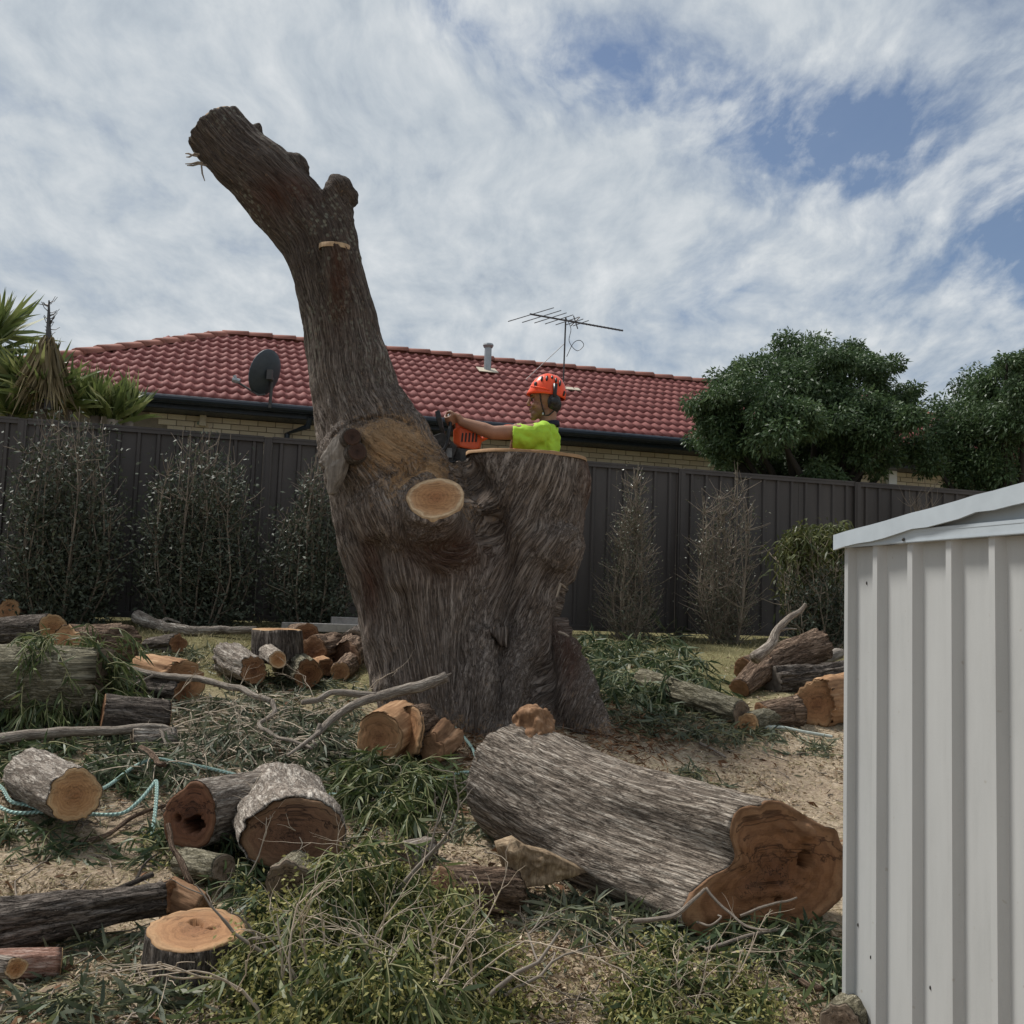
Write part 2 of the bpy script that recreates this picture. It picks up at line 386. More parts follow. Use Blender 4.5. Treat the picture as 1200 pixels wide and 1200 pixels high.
def wood_mat(name, sap, mid, heart, rings=46., rough=.75, crack=.5, ringc=.36):
    m, nt, b = new_mat(name); rp = ATT(nt, 'rp'); s = N(nt, 'ShaderNodeSeparateXYZ', {0: rp})
    rho = s.outputs[2]
    nz = NOISE(nt, rp, 3.0, 4, .6); rr = MA(nt, 'ADD', rho, MA(nt, 'MULTIPLY', MA(nt, 'SUBTRACT', nz, .5), .30))
    base = RAMP(nt, rr, [(.05, heart), (.50, mid), (.80, tuple(.75 * x + .25 * y for x, y in zip(mid, sap))), (.89, sap), (.99, tuple(.8 * x for x in sap))])
    w = MA(nt, 'SINE', MA(nt, 'MULTIPLY', rr, rings)); w2 = MA(nt, 'SINE', MA(nt, 'MULTIPLY', rr, rings * 2.37))
    band = MA(nt, 'ADD', MA(nt, 'MULTIPLY', w, .5), MA(nt, 'MULTIPLY', w2, .3))
    f = RAMP(nt, MA(nt, 'ADD', MA(nt, 'MULTIPLY', band, .5), MA(nt, 'MULTIPLY', NOISE(nt, rp, 30, 4), 1.0)), [(.30, .0), (.85, ringc)])
    base = MIX(nt, f, base, tuple(x * .50 for x in heart))
    xy = N(nt, 'ShaderNodeCombineXYZ', {0: s.outputs[0], 1: s.outputs[1], 2: 0.0}).outputs[0]
    rad = VM(nt, 'ADD', VM(nt, 'NORMALIZE', xy).outputs[0], N(nt, 'ShaderNodeCombineXYZ', {0: 0.0, 1: 0.0, 2: MA(nt, 'MULTIPLY', rho, .35)}).outputs[0]).outputs[0]
    rn = NOISE(nt, VM(nt, 'MULTIPLY', rad, (9, 9, 3)).outputs[0], 1.0, 5, .65)
    base = MIX(nt, RAMP(nt, rn, [(.42, 0.0), (.70, .45)]), base, tuple(x * .55 for x in mid))
    base = MIX(nt, MA(nt, 'MULTIPLY', RAMP(nt, MA(nt, 'ABSOLUTE', MA(nt, 'SUBTRACT', rn, .60)), [(.0, 1.0), (.022, 0.0)]), crack), base, tuple(x * .18 for x in heart))
    saw = NOISE(nt, VM(nt, 'MULTIPLY', rp, (5, 70, 5)).outputs[0], 1.0, 3)
    base = MIX(nt, MA(nt, 'MULTIPLY', saw, .4), base, mid, 'SOFT_LIGHT')
    st = NOISE(nt, rp, 2.2, 5, .65)
    base = MIX(nt, RAMP(nt, st, [(.5, 0.0), (.75, .55)]), base, tuple(x * .45 for x in mid))
    cr = N(nt, 'ShaderNodeTexVoronoi', {'Scale': 3.0, 'Vector': VM(nt, 'ADD', rp, N(nt, 'ShaderNodeTexNoise', {'Scale': 5.0, 'Vector': rp}).outputs[1]).outputs[0]}, feature='DISTANCE_TO_EDGE').outputs[0]
    ck = MA(nt, 'MULTIPLY', RAMP(nt, cr, [(.012, 1.0), (.035, 0.0)]), MA(nt, 'MULTIPLY', RAMP(nt, rho, [(.25, 1.0), (.7, 0.0)]), crack))
    base = MIX(nt, ck, base, (.02, .011, .007))
    setb(nt, b, base, rough, 0, .2, BUMP(nt, MA(nt, 'ADD', MA(nt, 'MULTIPLY', saw, .6), MA(nt, 'MULTIPLY', w, .12)), .45, .006))
    return m

def split_mat(name, cols, k=(40, 40, 3)):
    m, nt, b = new_mat(name); bk = ATT(nt, 'bk')
    s = NOISE(nt, VM(nt, 'MULTIPLY', bk, k).outputs[0], 1.0, 5, .6, .3); g = NOISE(nt, OBJ(nt), 14, 5, .65)
    f = MA(nt, 'ADD', MA(nt, 'MULTIPLY', s, .65), MA(nt, 'MULTIPLY', g, .35))
    setb(nt, b, RAMP(nt, f, [(.3, cols[0]), (.5, cols[1]), (.66, cols[2])]), .85, 0, .2, BUMP(nt, f, .8, .012))
    return m

def leaf_mat(name, stops, rough=.5, trans=.25, spec=.4):
    m, nt, b = new_mat(name); r = ATT(nt, 'rnd', 'Fac')
    n = NOISE(nt, OBJ(nt), 35, 2)
    f = MA(nt, 'ADD', r, MA(nt, 'MULTIPLY', MA(nt, 'SUBTRACT', n, .5), .25))
    c = RAMP(nt, f, stops); setb(nt, b, c, rough, 0, spec)
    t = N(nt, 'ShaderNodeBsdfTranslucent', {'Color': c}); mx = N(nt, 'ShaderNodeMixShader', {0: trans})
    nt.links.new(b.outputs[0], mx.inputs[1]); nt.links.new(t.outputs[0], mx.inputs[2])
    nt.links.new(mx.outputs[0], [x for x in nt.nodes if x.type == 'OUTPUT_MATERIAL'][0].inputs[0])
    return m

M = {}
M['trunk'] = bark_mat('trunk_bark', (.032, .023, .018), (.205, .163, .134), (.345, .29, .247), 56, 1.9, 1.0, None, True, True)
M['log'] = bark_mat('fallen_log_bark', (.055, .042, .032), (.36, .295, .235), (.55, .48, .40), 48, 3.8, 1.0, vw=.42)
M['greybark'] = bark_mat('grey_bark', (.06, .048, .038), (.27, .225, .185), (.48, .43, .37), 38, 6, .8)
M['brownbark'] = bark_mat('brown_bark', (.04, .025, .017), (.18, .12, .082), (.35, .25, .18), 34, 4, 1.0)
M['darkbark'] = bark_mat('dark_bark', (.028, .022, .018), (.115, .094, .078), (.24, .205, .175), 34, 4, 1.0)
M['mossbark'] = bark_mat('mossy_bark', (.045, .042, .028), (.18, .16, .105), (.33, .30, .22), 36, 7, .8)
M['stick'] = bark_mat('bare_branch_bark', (.07, .055, .042), (.24, .20, .165), (.42, .37, .31), 70, 8, .5)
M['pinkstick'] = bark_mat('reddish_branch_bark', (.10, .05, .035), (.34, .19, .14), (.50, .36, .30), 60, 8, .5)
M['twig'] = plain('twig', (.42, .345, .26), .8, var=.35, scale=3)
M['drytwig'] = plain('dry_twig', (.21, .17, .13), .85, var=.35, scale=3)
M['greentwig'] = plain('green_twig', (.17, .165, .07), .7, var=.3, scale=4)
M['knot'] = wood_mat('dark_knot_wood', (.10, .058, .04), (.075, .042, .03), (.035, .02, .014), 30)
M['fresh'] = wood_mat('fresh_cut_wood', (.66, .50, .32), (.46, .25, .115), (.33, .15, .065))
M['tan'] = wood_mat('tan_cut_wood', (.56, .40, .23), (.45, .265, .13), (.30, .15, .07), 52)
M['palerope'] = plain('pale_rope', (.46, .50, .45), .85, var=.2, scale=40)
M['orange'] = wood_mat('orange_cut_wood', (.48, .31, .17), (.38, .21, .105), (.26, .125, .06), 30)
M['redwood'] = wood_mat('red_brown_cut_wood', (.34, .205, .115), (.27, .138, .068), (.15, .066, .034), 34, crack=.8, ringc=.42)
M['darkwood'] = wood_mat('dark_weathered_cut_wood', (.27, .17, .10), (.20, .11, .065), (.11, .055, .033), 44, crack=.9)
M['rotwood'] = wood_mat('rotten_red_wood', (.23, .12, .065), (.18, .082, .045), (.06, .024, .014), 36, crack=.9)
M['greywood'] = wood_mat('weathered_grey_end_wood', (.30, .24, .18), (.24, .18, .13), (.14, .10, .07), 44, crack=.9)
M['split'] = split_mat('torn_orange_wood', ((.13, .065, .036), (.31, .175, .09), (.48, .31, .18)))
M['torn'] = split_mat('torn_brown_wood', ((.07, .035, .02), (.21, .115, .06), (.36, .22, .13)))
M['paleslab'] = split_mat('pale_split_wood', ((.08, .055, .035), (.24, .17, .105), (.42, .32, .21)), (60, 60, 14))
M['flap'] = split_mat('grey_dead_wood', ((.06, .05, .042), (.19, .165, .14), (.31, .275, .24)), (40, 40, 7))

gum = [(.0, (.020, .036, .015)), (.35, (.045, .072, .030)), (.6, (.078, .110, .048)), (.80, (.14, .17, .09)), (.93, (.25, .27, .18)), (1.0, (.31, .28, .15))]
M['gum'] = leaf_mat('gum_leaf', gum)
M['gumdull'] = leaf_mat('wilting_gum_leaf', [(.0, (.036, .050, .028)), (.4, (.080, .098, .056)), (.65, (.13, .145, .088)), (.85, (.22, .22, .15)), (1., (.32, .27, .17))], .6)
M['gumfresh'] = leaf_mat('bright_gum_leaf', [(.0, (.024, .040, .013)), (.35, (.058, .085, .026)), (.62, (.11, .14, .044)), (.82, (.19, .21, .085)), (.93, (.29, .31, .18)), (1., (.36, .35, .24))])
M['bud'] = leaf_mat('yellow_green_bud', [(0, (.15, .155, .04)), (.5, (.28, .265, .085)), (1, (.42, .38, .15))], .7)
M['hedge'] = leaf_mat('dark_shrub_leaf', [(0, (.036, .046, .031)), (.5, (.080, .096, .064)), (.85, (.13, .145, .105)), (1, (.18, .19, .14))], .55, .1, .3)
M['hedgedry'] = leaf_mat('sparse_shrub_leaf', [(0, (.055, .066, .038)), (.5, (.12, .125, .08)), (1, (.28, .26, .20))], .4, .15)
M['olive'] = leaf_mat('olive_shrub_leaf', [(0, (.045, .06, .02)), (.5, (.10, .115, .035)), (1, (.20, .19, .065))], .5)
M['crown'] = leaf_mat('tree_leaf', [(0, (.030, .056, .024)), (.5, (.072, .12, .048)), (.85, (.13, .185, .08)), (1, (.18, .225, .12))], .5, .25, .35)
M['limb'] = plain('dark_limb', (.028, .024, .018), .9)
M['yucca'] = leaf_mat('yucca_blade', [(0, (.06, .085, .026)), (.45, (.14, .18, .055)), (.8, (.25, .285, .10)), (1, (.36, .36, .16))], .4, .25)
M['yuccadry'] = leaf_mat('dead_yucca_blade', [(0, (.10, .08, .04)), (.5, (.22, .17, .09)), (1, (.36, .29, .16))], .8, .1)
M['grass'] = leaf_mat('dry_grass', [(0, (.14, .13, .055)), (.4, (.29, .25, .125)), (.75, (.44, .37, .21)), (1, (.55, .48, .31))], .8, .2)
M['shred'] = leaf_mat('bark_shred', [(0, (.05, .028, .016)), (.5, (.16, .085, .048)), (1, (.30, .18, .10))], .9, .05, .1)
M['straw'] = leaf_mat('wood_chip', [(0, (.16, .105, .065)), (.4, (.33, .245, .16)), (.75, (.50, .40, .28)), (1, (.66, .57, .43))], .8, .05, .2)

# ground: trampled dry soil, sawdust and straw
m, nt, b = new_mat('dry_ground'); P = N(nt, 'ShaderNodeNewGeometry').outputs['Position']
n1 = NOISE(nt, P, 1.1, 5, .6); n2 = NOISE(nt, P, 55, 5, .7); n3 = NOISE(nt, VM(nt, 'MULTIPLY', P, (1, 1.6, 1)).outputs[0], 14, 4, .65)
n4 = NOISE(nt, P, 28, 5, .7)
f = MA(nt, 'ADD', MA(nt, 'MULTIPLY', n2, .45), MA(nt, 'ADD', MA(nt, 'MULTIPLY', n3, .25), MA(nt, 'MULTIPLY', n4, .30)))
straw = RAMP(nt, f, [(.36, (.17, .128, .088)), (.47, (.33, .26, .18)), (.56, (.47, .385, .28)), (.66, (.62, .53, .41))])
soil = RAMP(nt, f, [(.32, (.11, .082, .06)), (.5, (.26, .195, .14)), (.68, (.42, .33, .24))])
lawn = RAMP(nt, f, [(.32, (.06, .058, .025)), (.5, (.17, .155, .075)), (.68, (.31, .27, .15))])
v = N(nt, 'ShaderNodeSeparateXYZ', {0: VM(nt, 'MULTIPLY', P, (1, 1, 1)).outputs[0]})
vv = MA(nt, 'ADD', MA(nt, 'MULTIPLY', v.outputs[0], -SA), MA(nt, 'MULTIPLY', v.outputs[1], CA))
far = N(nt, 'ShaderNodeMapRange', {'Value': MA(nt, 'ADD', vv, MA(nt, 'MULTIPLY', n1, 1.5)), 'From Min': 6.6, 'From Max': 8.0}).outputs[0]
col = MIX(nt, RAMP(nt, n1, [(.44, 0.0), (.60, .85)]), straw, soil)
col = MIX(nt, far, col, lawn)
setb(nt, b, col, .95, 0, .1, BUMP(nt, f, .9, .03)); M['ground'] = m

M['tile'] = None
m, nt, b = new_mat('terracotta_tile'); P = N(nt, 'ShaderNodeNewGeometry').outputs['Position']
ri = N(nt, 'ShaderNodeObjectInfo').outputs['Random']
n1 = NOISE(nt, P, 2.2, 4); n2 = NOISE(nt, P, 40, 4, .65)
c = RAMP(nt, MA(nt, 'ADD', MA(nt, 'MULTIPLY', n1, .6), MA(nt, 'MULTIPLY', n2, .4)), [(.3, (.165, .050, .044)), (.5, (.255, .083, .073)), (.7, (.36, .145, .125))])
c = MIX(nt, MA(nt, 'MULTIPLY', ri, .35), c, (.19, .06, .053))
setb(nt, b, c, .75, 0, .3, BUMP(nt, n2, .3, .004)); M['tile'] = m
M['cap'] = plain('terracotta_cap', (.27, .105, .075), .8, var=.25, scale=4)
M['navy'] = plain('navy_gutter_metal', (.014, .022, .034), .4, var=.2, scale=3)
M['brick'] = None
m, nt, b = new_mat('cream_brick'); P = N(nt, 'ShaderNodeNewGeometry').outputs['Position']
ri = N(nt, 'ShaderNodeObjectInfo').outputs['Random']; n2 = NOISE(nt, P, 45, 4, .65)
c = RAMP(nt, ri, [(0, (.50, .42, .31)), (.5, (.60, .52, .40)), (1, (.68, .61, .48))])
c = MIX(nt, MA(nt, 'MULTIPLY', n2, .4), c, (.44, .37, .27)); setb(nt, b, c, .9, 0, .2, BUMP(nt, n2, .4, .004)); M['brick'] = m
M['mortar'] = plain('mortar', (.22, .19, .15), .95, var=.2, scale=12)
M['cream'] = plain('cream_paint', (.50, .44, .34), .6, var=.08)
M['white'] = plain('white_paint', (.74, .75, .76), .5, var=.05)
M['fence'] = None
m, nt, b = new_mat('dark_fence_steel'); P = N(nt, 'ShaderNodeNewGeometry').outputs['Position']
n1 = NOISE(nt, VM(nt, 'MULTIPLY', P, (3, 3, .6)).outputs[0], 1.0, 5, .6); n2 = NOISE(nt, P, 60, 3)
c = RAMP(nt, MA(nt, 'ADD', MA(nt, 'MULTIPLY', n1, .8), MA(nt, 'MULTIPLY', n2, .2)), [(.3, (.042, .036, .033)), (.55, (.063, .054, .050)), (.75, (.09, .079, .073))])
setb(nt, b, c, .5, 0, .4); M['fence'] = m
M['timber'] = plain('weathered_grey_timber', (.30, .28, .26), .85, var=.3, scale=5, bump=.4)
m, nt, b = new_mat('shed_wall_steel'); P = N(nt, 'ShaderNodeNewGeometry').outputs['Position']
n1 = NOISE(nt, VM(nt, 'MULTIPLY', P, (4, 4, 1.2)).outputs[0], 1.0, 5, .65); n2 = NOISE(nt, P, 220, 3, .6)
n3 = NOISE(nt, VM(nt, 'MULTIPLY', P, (30, 30, 2)).outputs[0], 1.0, 4, .6)
c = RAMP(nt, MA(nt, 'ADD', MA(nt, 'MULTIPLY', n1, .6), MA(nt, 'ADD', MA(nt, 'MULTIPLY', n2, .15), MA(nt, 'MULTIPLY', n3, .25))), [(.3, (.37, .375, .365)), (.5, (.44, .445, .435)), (.7, (.48, .485, .475))])
c = MIX(nt, RAMP(nt, NOISE(nt, P, 38, 2, .4), [(.73, 0.0), (.79, .5)]), c, (.30, .26, .21))
setb(nt, b, c, .45, 0, .4, BUMP(nt, n1, .08, .01)); M['shed'] = m
M['zinc'] = plain('pale_blue_grey_steel', (.44, .49, .525), .4, var=.05, scale=3)
M['galv'] = plain('galvanised_steel', (.36, .38, .39), .45, .6, .12)
M['antenna'] = plain('antenna_metal', (.075, .07, .068), .5, .3, .2)
M['dish'] = plain('dark_grey_dish', (.045, .055, .065), .5, var=.15)
M['skin'] = plain('skin', (.30, .155, .095), .55, var=.12, scale=14)
M['stubble'] = plain('stubble', (.085, .05, .035), .8, var=.25, scale=40)
M['hair'] = plain('dark_hair', (.02, .014, .011), .7, var=.2)
M['eye'] = plain('eye', (.05, .04, .035), .2, var=.1)
M['shirt'] = plain('lime_shirt_cloth', (.36, .58, .045), .85, var=.10, scale=9, bump=.25, bscale=300)
M['collar'] = plain('navy_cloth', (.012, .014, .03), .85)
M['trousers'] = plain('dark_work_trousers', (.03, .032, .04), .9)
M['boot'] = plain('boot_leather', (.06, .04, .025), .7)
M['helmet'] = plain('orange_helmet_plastic', (.86, .085, .022), .33, var=.04)
M['black'] = plain('black_plastic', (.012, .012, .013), .4)
M['sawo'] = plain('orange_saw_plastic', (.66, .10, .025), .42, var=.12)
M['steel'] = plain('worn_steel', (.20, .19, .18), .4, .7, .3, 30)
M['sawgrey'] = plain('dirty_dark_metal', (.05, .045, .04), .55, .3, .4, 40)
m, nt, b = new_mat('teal_rope'); bk = ATT(nt, 'bk'); s = N(nt, 'ShaderNodeSeparateXYZ', {0: bk})
tw = MA(nt, 'SINE', MA(nt, 'ADD', MA(nt, 'MULTIPLY', s.outputs[2], 330.0), MA(nt, 'MULTIPLY', s.outputs[0], 2.0)))
c = MIX(nt, MA(nt, 'ADD', MA(nt, 'MULTIPLY', tw, .5), .5), (.22, .40, .37), (.50, .70, .64)); c = MIX(nt, MA(nt, 'MULTIPLY', NOISE(nt, OBJ(nt), 30, 3), .5), c, (.33, .36, .29))
setb(nt, b, c, .8, 0, .2, BUMP(nt, tw, .8, .004)); M['rope'] = m
# ------------------------------------------------------------ ground sheet
def axis(lo, hi, step, a, b):
    mid = np.arange(lo, hi, step); g = np.geomspace(step * 2, 1, 26)
    left = lo - (lo - a) * (np.geomspace(.004, 1, 24)); right = hi + (b - hi) * (np.geomspace(.004, 1, 24))
    return np.concatenate([left[::-1], mid, right])
xs, ys = axis(-6.5, 6.5, .07, -400, 400), axis(1.6, 12.6, .07, -80, 600)
X, Y = np.meshgrid(xs, ys); Z = gz(X, Y); nx = len(xs)
ii = (np.arange(len(ys) - 1)[:, None] * nx + np.arange(nx - 1)[None, :]).ravel()
link('ground', np_mesh('ground', np.stack([X.ravel(), Y.ravel(), Z.ravel()], 1), np.stack([ii, ii + 1, ii + nx + 1, ii + nx], 1)), M['ground'], kind='structure')

# ------------------------------------------------------------ boundary fence
FV = 10.3; FZ = 1.36
def rot_uv(): return Matrix.Rotation(R(16), 3, 'Z')
RU = rot_uv()
fence = empty('metal_fence', UV(0, FV, FZ), 'long dark brown steel sheet fence with posts and rails behind the tree stump', 'fence')
pu = [-6.05 + 2.37 * k for k in range(0, 8)]
# post positions along u solved from the photograph (posts at x = 22 and 312)
def u_of_px(px, py, v):
    d = ray(px, py); du, dv = to_uv(d[0], d[1]); D = v / dv; return float(du * D)
u0 = u_of_px(22, 560, FV); u1 = u_of_px(312, 560, FV); stp = u1 - u0
pu = [u0 + stp * k for k in range(-2, 7)]
FH = 1.80
post_me = MB().box((0, 0, .93), (.075, .062, 1.86)).box((0, 0, 1.865), (.085, .07, .012)).box((0, -.034, .93), (.03, .006, 1.84)).mesh('post')
rail_me = MB().box((0, 0, 0), (stp - .078, .045, .055)).box((0, -.025, .016), (stp - .078, .006, .02)).mesh('rail')
def sheet_profile(w, n, depth, top, slope):
    p = w / n; out = [(0, 0)]
    for k in range(n):
        c = (k + .5) * p; out += [(c - top / 2 - slope, 0), (c - top / 2, -depth), (c + top / 2, -depth), (c + top / 2 + slope, 0)]
    return out + [(w, 0)]
def profile_mesh(name, prof, h, thick=.004):
    vs = []; fs = []; n = len(prof)
    for z in (0, h):
        for (a, d) in prof: vs.append((a, d, z))
    for z in (0, h):
        for (a, d) in prof: vs.append((a, d + thick, z))
    for i in range(n - 1):
        fs.append((i, i + 1, n + i + 1, n + i)); fs.append((2 * n + i + 1, 2 * n + i, 3 * n + i, 3 * n + i + 1))
        fs.append((n + i, n + i + 1, 3 * n + i + 1, 3 * n + i)); fs.append((i + 1, i, 2 * n + i, 2 * n + i + 1))
    fs.append((0, n, 3 * n, 2 * n)); fs.append((n - 1, 3 * n - 1, 4 * n - 1, 2 * n - 1)[::1])
    me = bpy.data.meshes.new(name); me.from_pydata(vs, [], fs); me.update(); return me
sw = (stp - .078) / 3
sheet_me = profile_mesh('fence_sheet', sheet_profile(sw - .004, 4, .022, .026, .012), FH - .13)
def local(o, parent, loc, rot=None):
    o.parent = parent; o.matrix_parent_inverse = Matrix.Identity(4)
    o.location = loc; o.rotation_euler = (0, 0, R(16)) if rot is None else rot
    return o
def piece(name, me, mat, parent, p, rot=None, **kw):
    o = link(name, me, mat, None, **kw); return local(o, parent, Vector(p) - parent.location, rot)
for i, u in enumerate(pu):
    piece('post', post_me, M['fence'], fence, UV(u, FV, FZ - .08))
    if i == len(pu) - 1: break
    for zz in (FZ + .055, FZ + FH - .028): piece('rail', rail_me, M['fence'], fence, UV(u + stp / 2, FV, zz))
    for k in range(3): piece('fence_sheet', sheet_me, M['fence'], fence, UV(u + .039 + k * sw + .002, FV + .012, FZ + .075))

# ------------------------------------------------------------ tiled house behind the fence
EV, EZ = 14.4, EYE + 2.63           # eave line (lower tile edge) in v and z
RW = 3.95; TAN = .470; SL = math.atan(TAN)
RV, RZ = EV + RW, EZ + RW * TAN
UL = .035
def px_of(p):
    q = CR.T @ (np.array(p, float) - np.array([0, 0, EYE])); return 600 - q[0] / q[2] * FOC * 1, 600 + q[1] / q[2] * FOC
def proj(p):
    q = CR.T @ (np.array(p, float) - np.array([0, 0, EYE])); return 600 + q[0] / -q[2] * FOC, 600 - q[1] / -q[2] * FOC
UR = 11.0
best = 9e9
for c in np.arange(6, 18, .05):
    for t in np.linspace(0, RW, 40):
        x, y = proj(UV(c + t, RV - t, RZ - t * TAN)); d = math.hypot(x - 1094, y - 489)
        if d < best: best, UR = d, float(c)
best = 9e9; UCL = UL - RW
for c in np.arange(1.5, 5, .05):
    for t in np.linspace(0, 1, 60):
        x, y = proj(UV(UL - c * t, RV - RW * t, RZ - RW * TAN * t)); d = math.hypot(x - 76, y - 417)
        if d < best: best, UCL = d, UL - float(c)
HL = (UL - UCL) / RW
UCR = UR + RW          # eave corners
HZ = 1.5
house = empty('tiled_house', UV(3, EV + 1, HZ), 'single storey cream brick house with red terracotta hip roof behind the fence', 'house')
def deck():
    b = MB(); e = .05
    a0, a1 = UV(UCL, EV, EZ - e), UV(UCR, EV, EZ - e); r0, r1 = UV(UL, RV, RZ - e), UV(UR, RV, RZ - e)
    b0, b1 = UV(UCL, EV + 2 * RW, EZ - e), UV(UCR, EV + 2 * RW, EZ - e)
    return b.add([a0, a1, r1, r0, b0, b1], [(0, 1, 2, 3), (5, 4, 3, 2), (4, 0, 3), (1, 5, 2), (0, 4, 5, 1)])
deck().build('roof', M['cap'], house)
roof_o = [o for o in house.children if o.name.startswith('roof')][0]
TW, ROWS = .31, 12; GA = RW / math.cos(SL) / ROWS
def tile_mesh():
    vs = []; fs = []; n = 13
    for (yy, zz) in ((0, .026), (GA + .06, .0)):
        for j in range(n):
            t = j / (n - 1); a = t * 2 * math.pi * 2
            vs.append((t * TW, yy, zz + .026 * max(-.25, math.cos(a - math.pi)) ))
    for j in range(n): t = j / (n - 1); vs.append((t * TW, 0.004, vs[j][2] - .036))
    for j in range(n - 1):
        fs.append((j, j + 1, n + j + 1, n + j)); fs.append((2 * n + j, 2 * n + j + 1, j + 1, j))
    me = bpy.data.meshes.new('roof_tile'); me.from_pydata(vs, [], fs); me.update()
    me.polygons.foreach_set('use_smooth', [True] * len(fs)); return me
tile_me = tile_mesh()
slopeM = Matrix.Rotation(R(16), 4, 'Z') @ Matrix.Rotation(SL, 4, 'X')
cells = []
for r in range(ROWS):
    t = r * GA * math.cos(SL); off = 0
    k0 = math.floor((UCL + t * HL) / TW)
    for k in range(k0, int((UCR - t) / TW) + 1):
        uu = k * TW
        if uu + TW * .25 < UCL + t * HL + .0 or uu + TW * .75 > UCR - t - .1: continue
        p = UV(uu, EV + t, EZ + t * TAN); x, y = proj(p)
        vis = 90 < x < 850
        cells.append((not vis, (p - Vector((0, 0, EYE))).length, p))
cells.sort(key=lambda c: (c[0], c[1]))
rest = MB(); tv = [v.co.copy() for v in tile_me.vertices]; tf = [tuple(p.vertices) for p in tile_me.polygons]
for i, (inv, d, p) in enumerate(cells):
    if i < 300:
        o = link('roof_tile', tile_me, M['tile']); o.parent = roof_o; o.matrix_parent_inverse = Matrix.Identity(4)
        o.matrix_basis = Matrix.Translation(p + Vector((0, 0, random.uniform(-.004, .006)))) @ slopeM @ Matrix.Rotation(random.uniform(-.012, .012), 4, 'Z')
    else:
        mm = Matrix.Translation(p) @ slopeM; rest.add([mm @ v for v in tv], tf)
rest.build('roof_tile', M['tile'], roof_o, smooth=True, kind='stuff')
def cap_mesh(L):
    vs = []; fs = []; n = 7
    for (yy, r) in ((0, .165), (L, .15)):
        for j in range(n):
            a = math.pi * j / (n - 1); vs.append((math.cos(a) * r, yy, math.sin(a) * r * .62 + (.018 if yy == 0 else 0)))
    for j in range(n): vs.append((vs[j][0] * .86, 0, vs[j][2] * .8 - .01))
    for j in range(n - 1): fs.append((j + 1, j, n + j, n + j + 1)); fs.append((j, j + 1, 2 * n + j + 1, 2 * n + j))
    me = bpy.data.meshes.new('ridge_cap'); me.from_pydata(vs, [], fs); me.update(); me.polygons.foreach_set('use_smooth', [True] * len(fs)); return me
CL = .40; cap_me = cap_mesh(CL + .04)
def caps(a, b, lift):
    MB().tube([a + Vector((0, 0, lift + .005)), b + Vector((0, 0, lift + .005))], .085, 8).build('bedding', M['cap'], roof_o)
    d = b - a; L = d.length; n = max(1, round(L / CL)); q = d.normalized()
    Mx = q.to_track_quat('Y', 'Z').to_matrix().to_4x4()
    for i in range(n):
        o = link('ridge_cap', cap_me, M['cap']); o.parent = roof_o; o.matrix_parent_inverse = Matrix.Identity(4)
        o.matrix_basis = Matrix.Translation(a + q * (L * i / n) + Vector((0, 0, lift + random.uniform(-.005, .008)))) @ Mx
caps(UV(UCL, EV, EZ), UV(UL, RV, RZ), -.03); caps(UV(UR, RV, RZ), UV(UL, RV, RZ), -.02); caps(UV(UCR, EV, EZ), UV(UR, RV, RZ), -.03)
ul, ur = UCL + .1, UCR - .1; um = (ul + ur) / 2
def ubox(name, mat, uc, vc, zc, du, dv, dz, parent=house, bevel=0, **kw):
    return MB().box(UV(uc, vc, zc), (du, dv, dz), RU).build(name, mat, parent, bevel=bevel, **kw)
gut = MB()                           # quad gutter with rolled front edge
gut.tube([UV(ul, EV - .055, EZ - .045), UV(ur, EV - .055, EZ - .045)], .05, 10)
gut.box(UV(um, EV + .02, EZ - .07), (ur - ul, .13, .06), RU)
gut.build('gutter', M['navy'], house, smooth=False)
ubox('fascia', M['navy'], um, EV + .115, EZ - .105, ur - ul, .05, .09)
WV = EV + .52
ubox('soffit', M['navy'], um, EV + .33, EZ - .145, ur - ul, .40, .02)
wb = EZ - .158
WL, WR = UCL + .7, UCR - .7
ubox('wall', M['mortar'], (WL + WR) / 2, WV + .13, (HZ + wb) / 2 - .2, WR - WL, .24, wb - HZ + .4)
ubox('wall', M['mortar'], WL + .12, WV + 3.5, (HZ + wb) / 2, .24, 6.4, wb - HZ)
ubox('wall', M['mortar'], WR - .12, WV + 3.5, (HZ + wb) / 2, .24, 6.4, wb - HZ)
ubox('wall', M['mortar'], (WL + WR) / 2, WV + 6.7, (HZ + wb) / 2, WR - WL, .24, wb - HZ)
BW, BH = .24, .079
brick_me = MB().box((0, 0, 0), (BW - .011, .03, BH - .011)).mesh('brick')
nb = 0
for r in range(9):
    zc = wb - (r + .5) * BH
    k = 0
    while True:
        uu = WL + (k + (.5 if r % 2 else 0)) * BW + BW / 2; k += 1
        if uu > WR: break
        x, y = proj(UV(uu, WV, zc))
        if not ((185 < x < 375 and y < 530) or (520 < x < 850 and y < 560) or (1010 < x < 1110 and y < 590)): continue
        if r > 6 and x < 700: continue
        if nb >= 300: continue
        nb += 1
        piece('brick', brick_me, M['brick'], house, UV(uu, WV + .004 + random.uniform(-.002, .002), zc))
up = u_of_px(238, 490, WV); ubox('pier', M['cream'], up, WV - .05, wb - .02, .085, .07, .24)
ud = u_of_px(1042, 565, WV); ubox('downpipe', M['white'], ud, WV - .06, (wb + HZ) / 2, .15, .09, wb - HZ, label='white rectangular downpipe')
u_a = u_of_px(362, 497, WV - .3); u_b = u_of_px(336, 512, WV)
MB().tube([UV(u_a, EV + .05, EZ - .13), UV(u_a - .02, EV + .1, EZ - .25), UV(u_b, WV - .07, wb - .16), UV(u_b, WV - .07, HZ)], .04, 8).build('downpipe', M['navy'], house, label='navy downpipe elbow under the gutter')
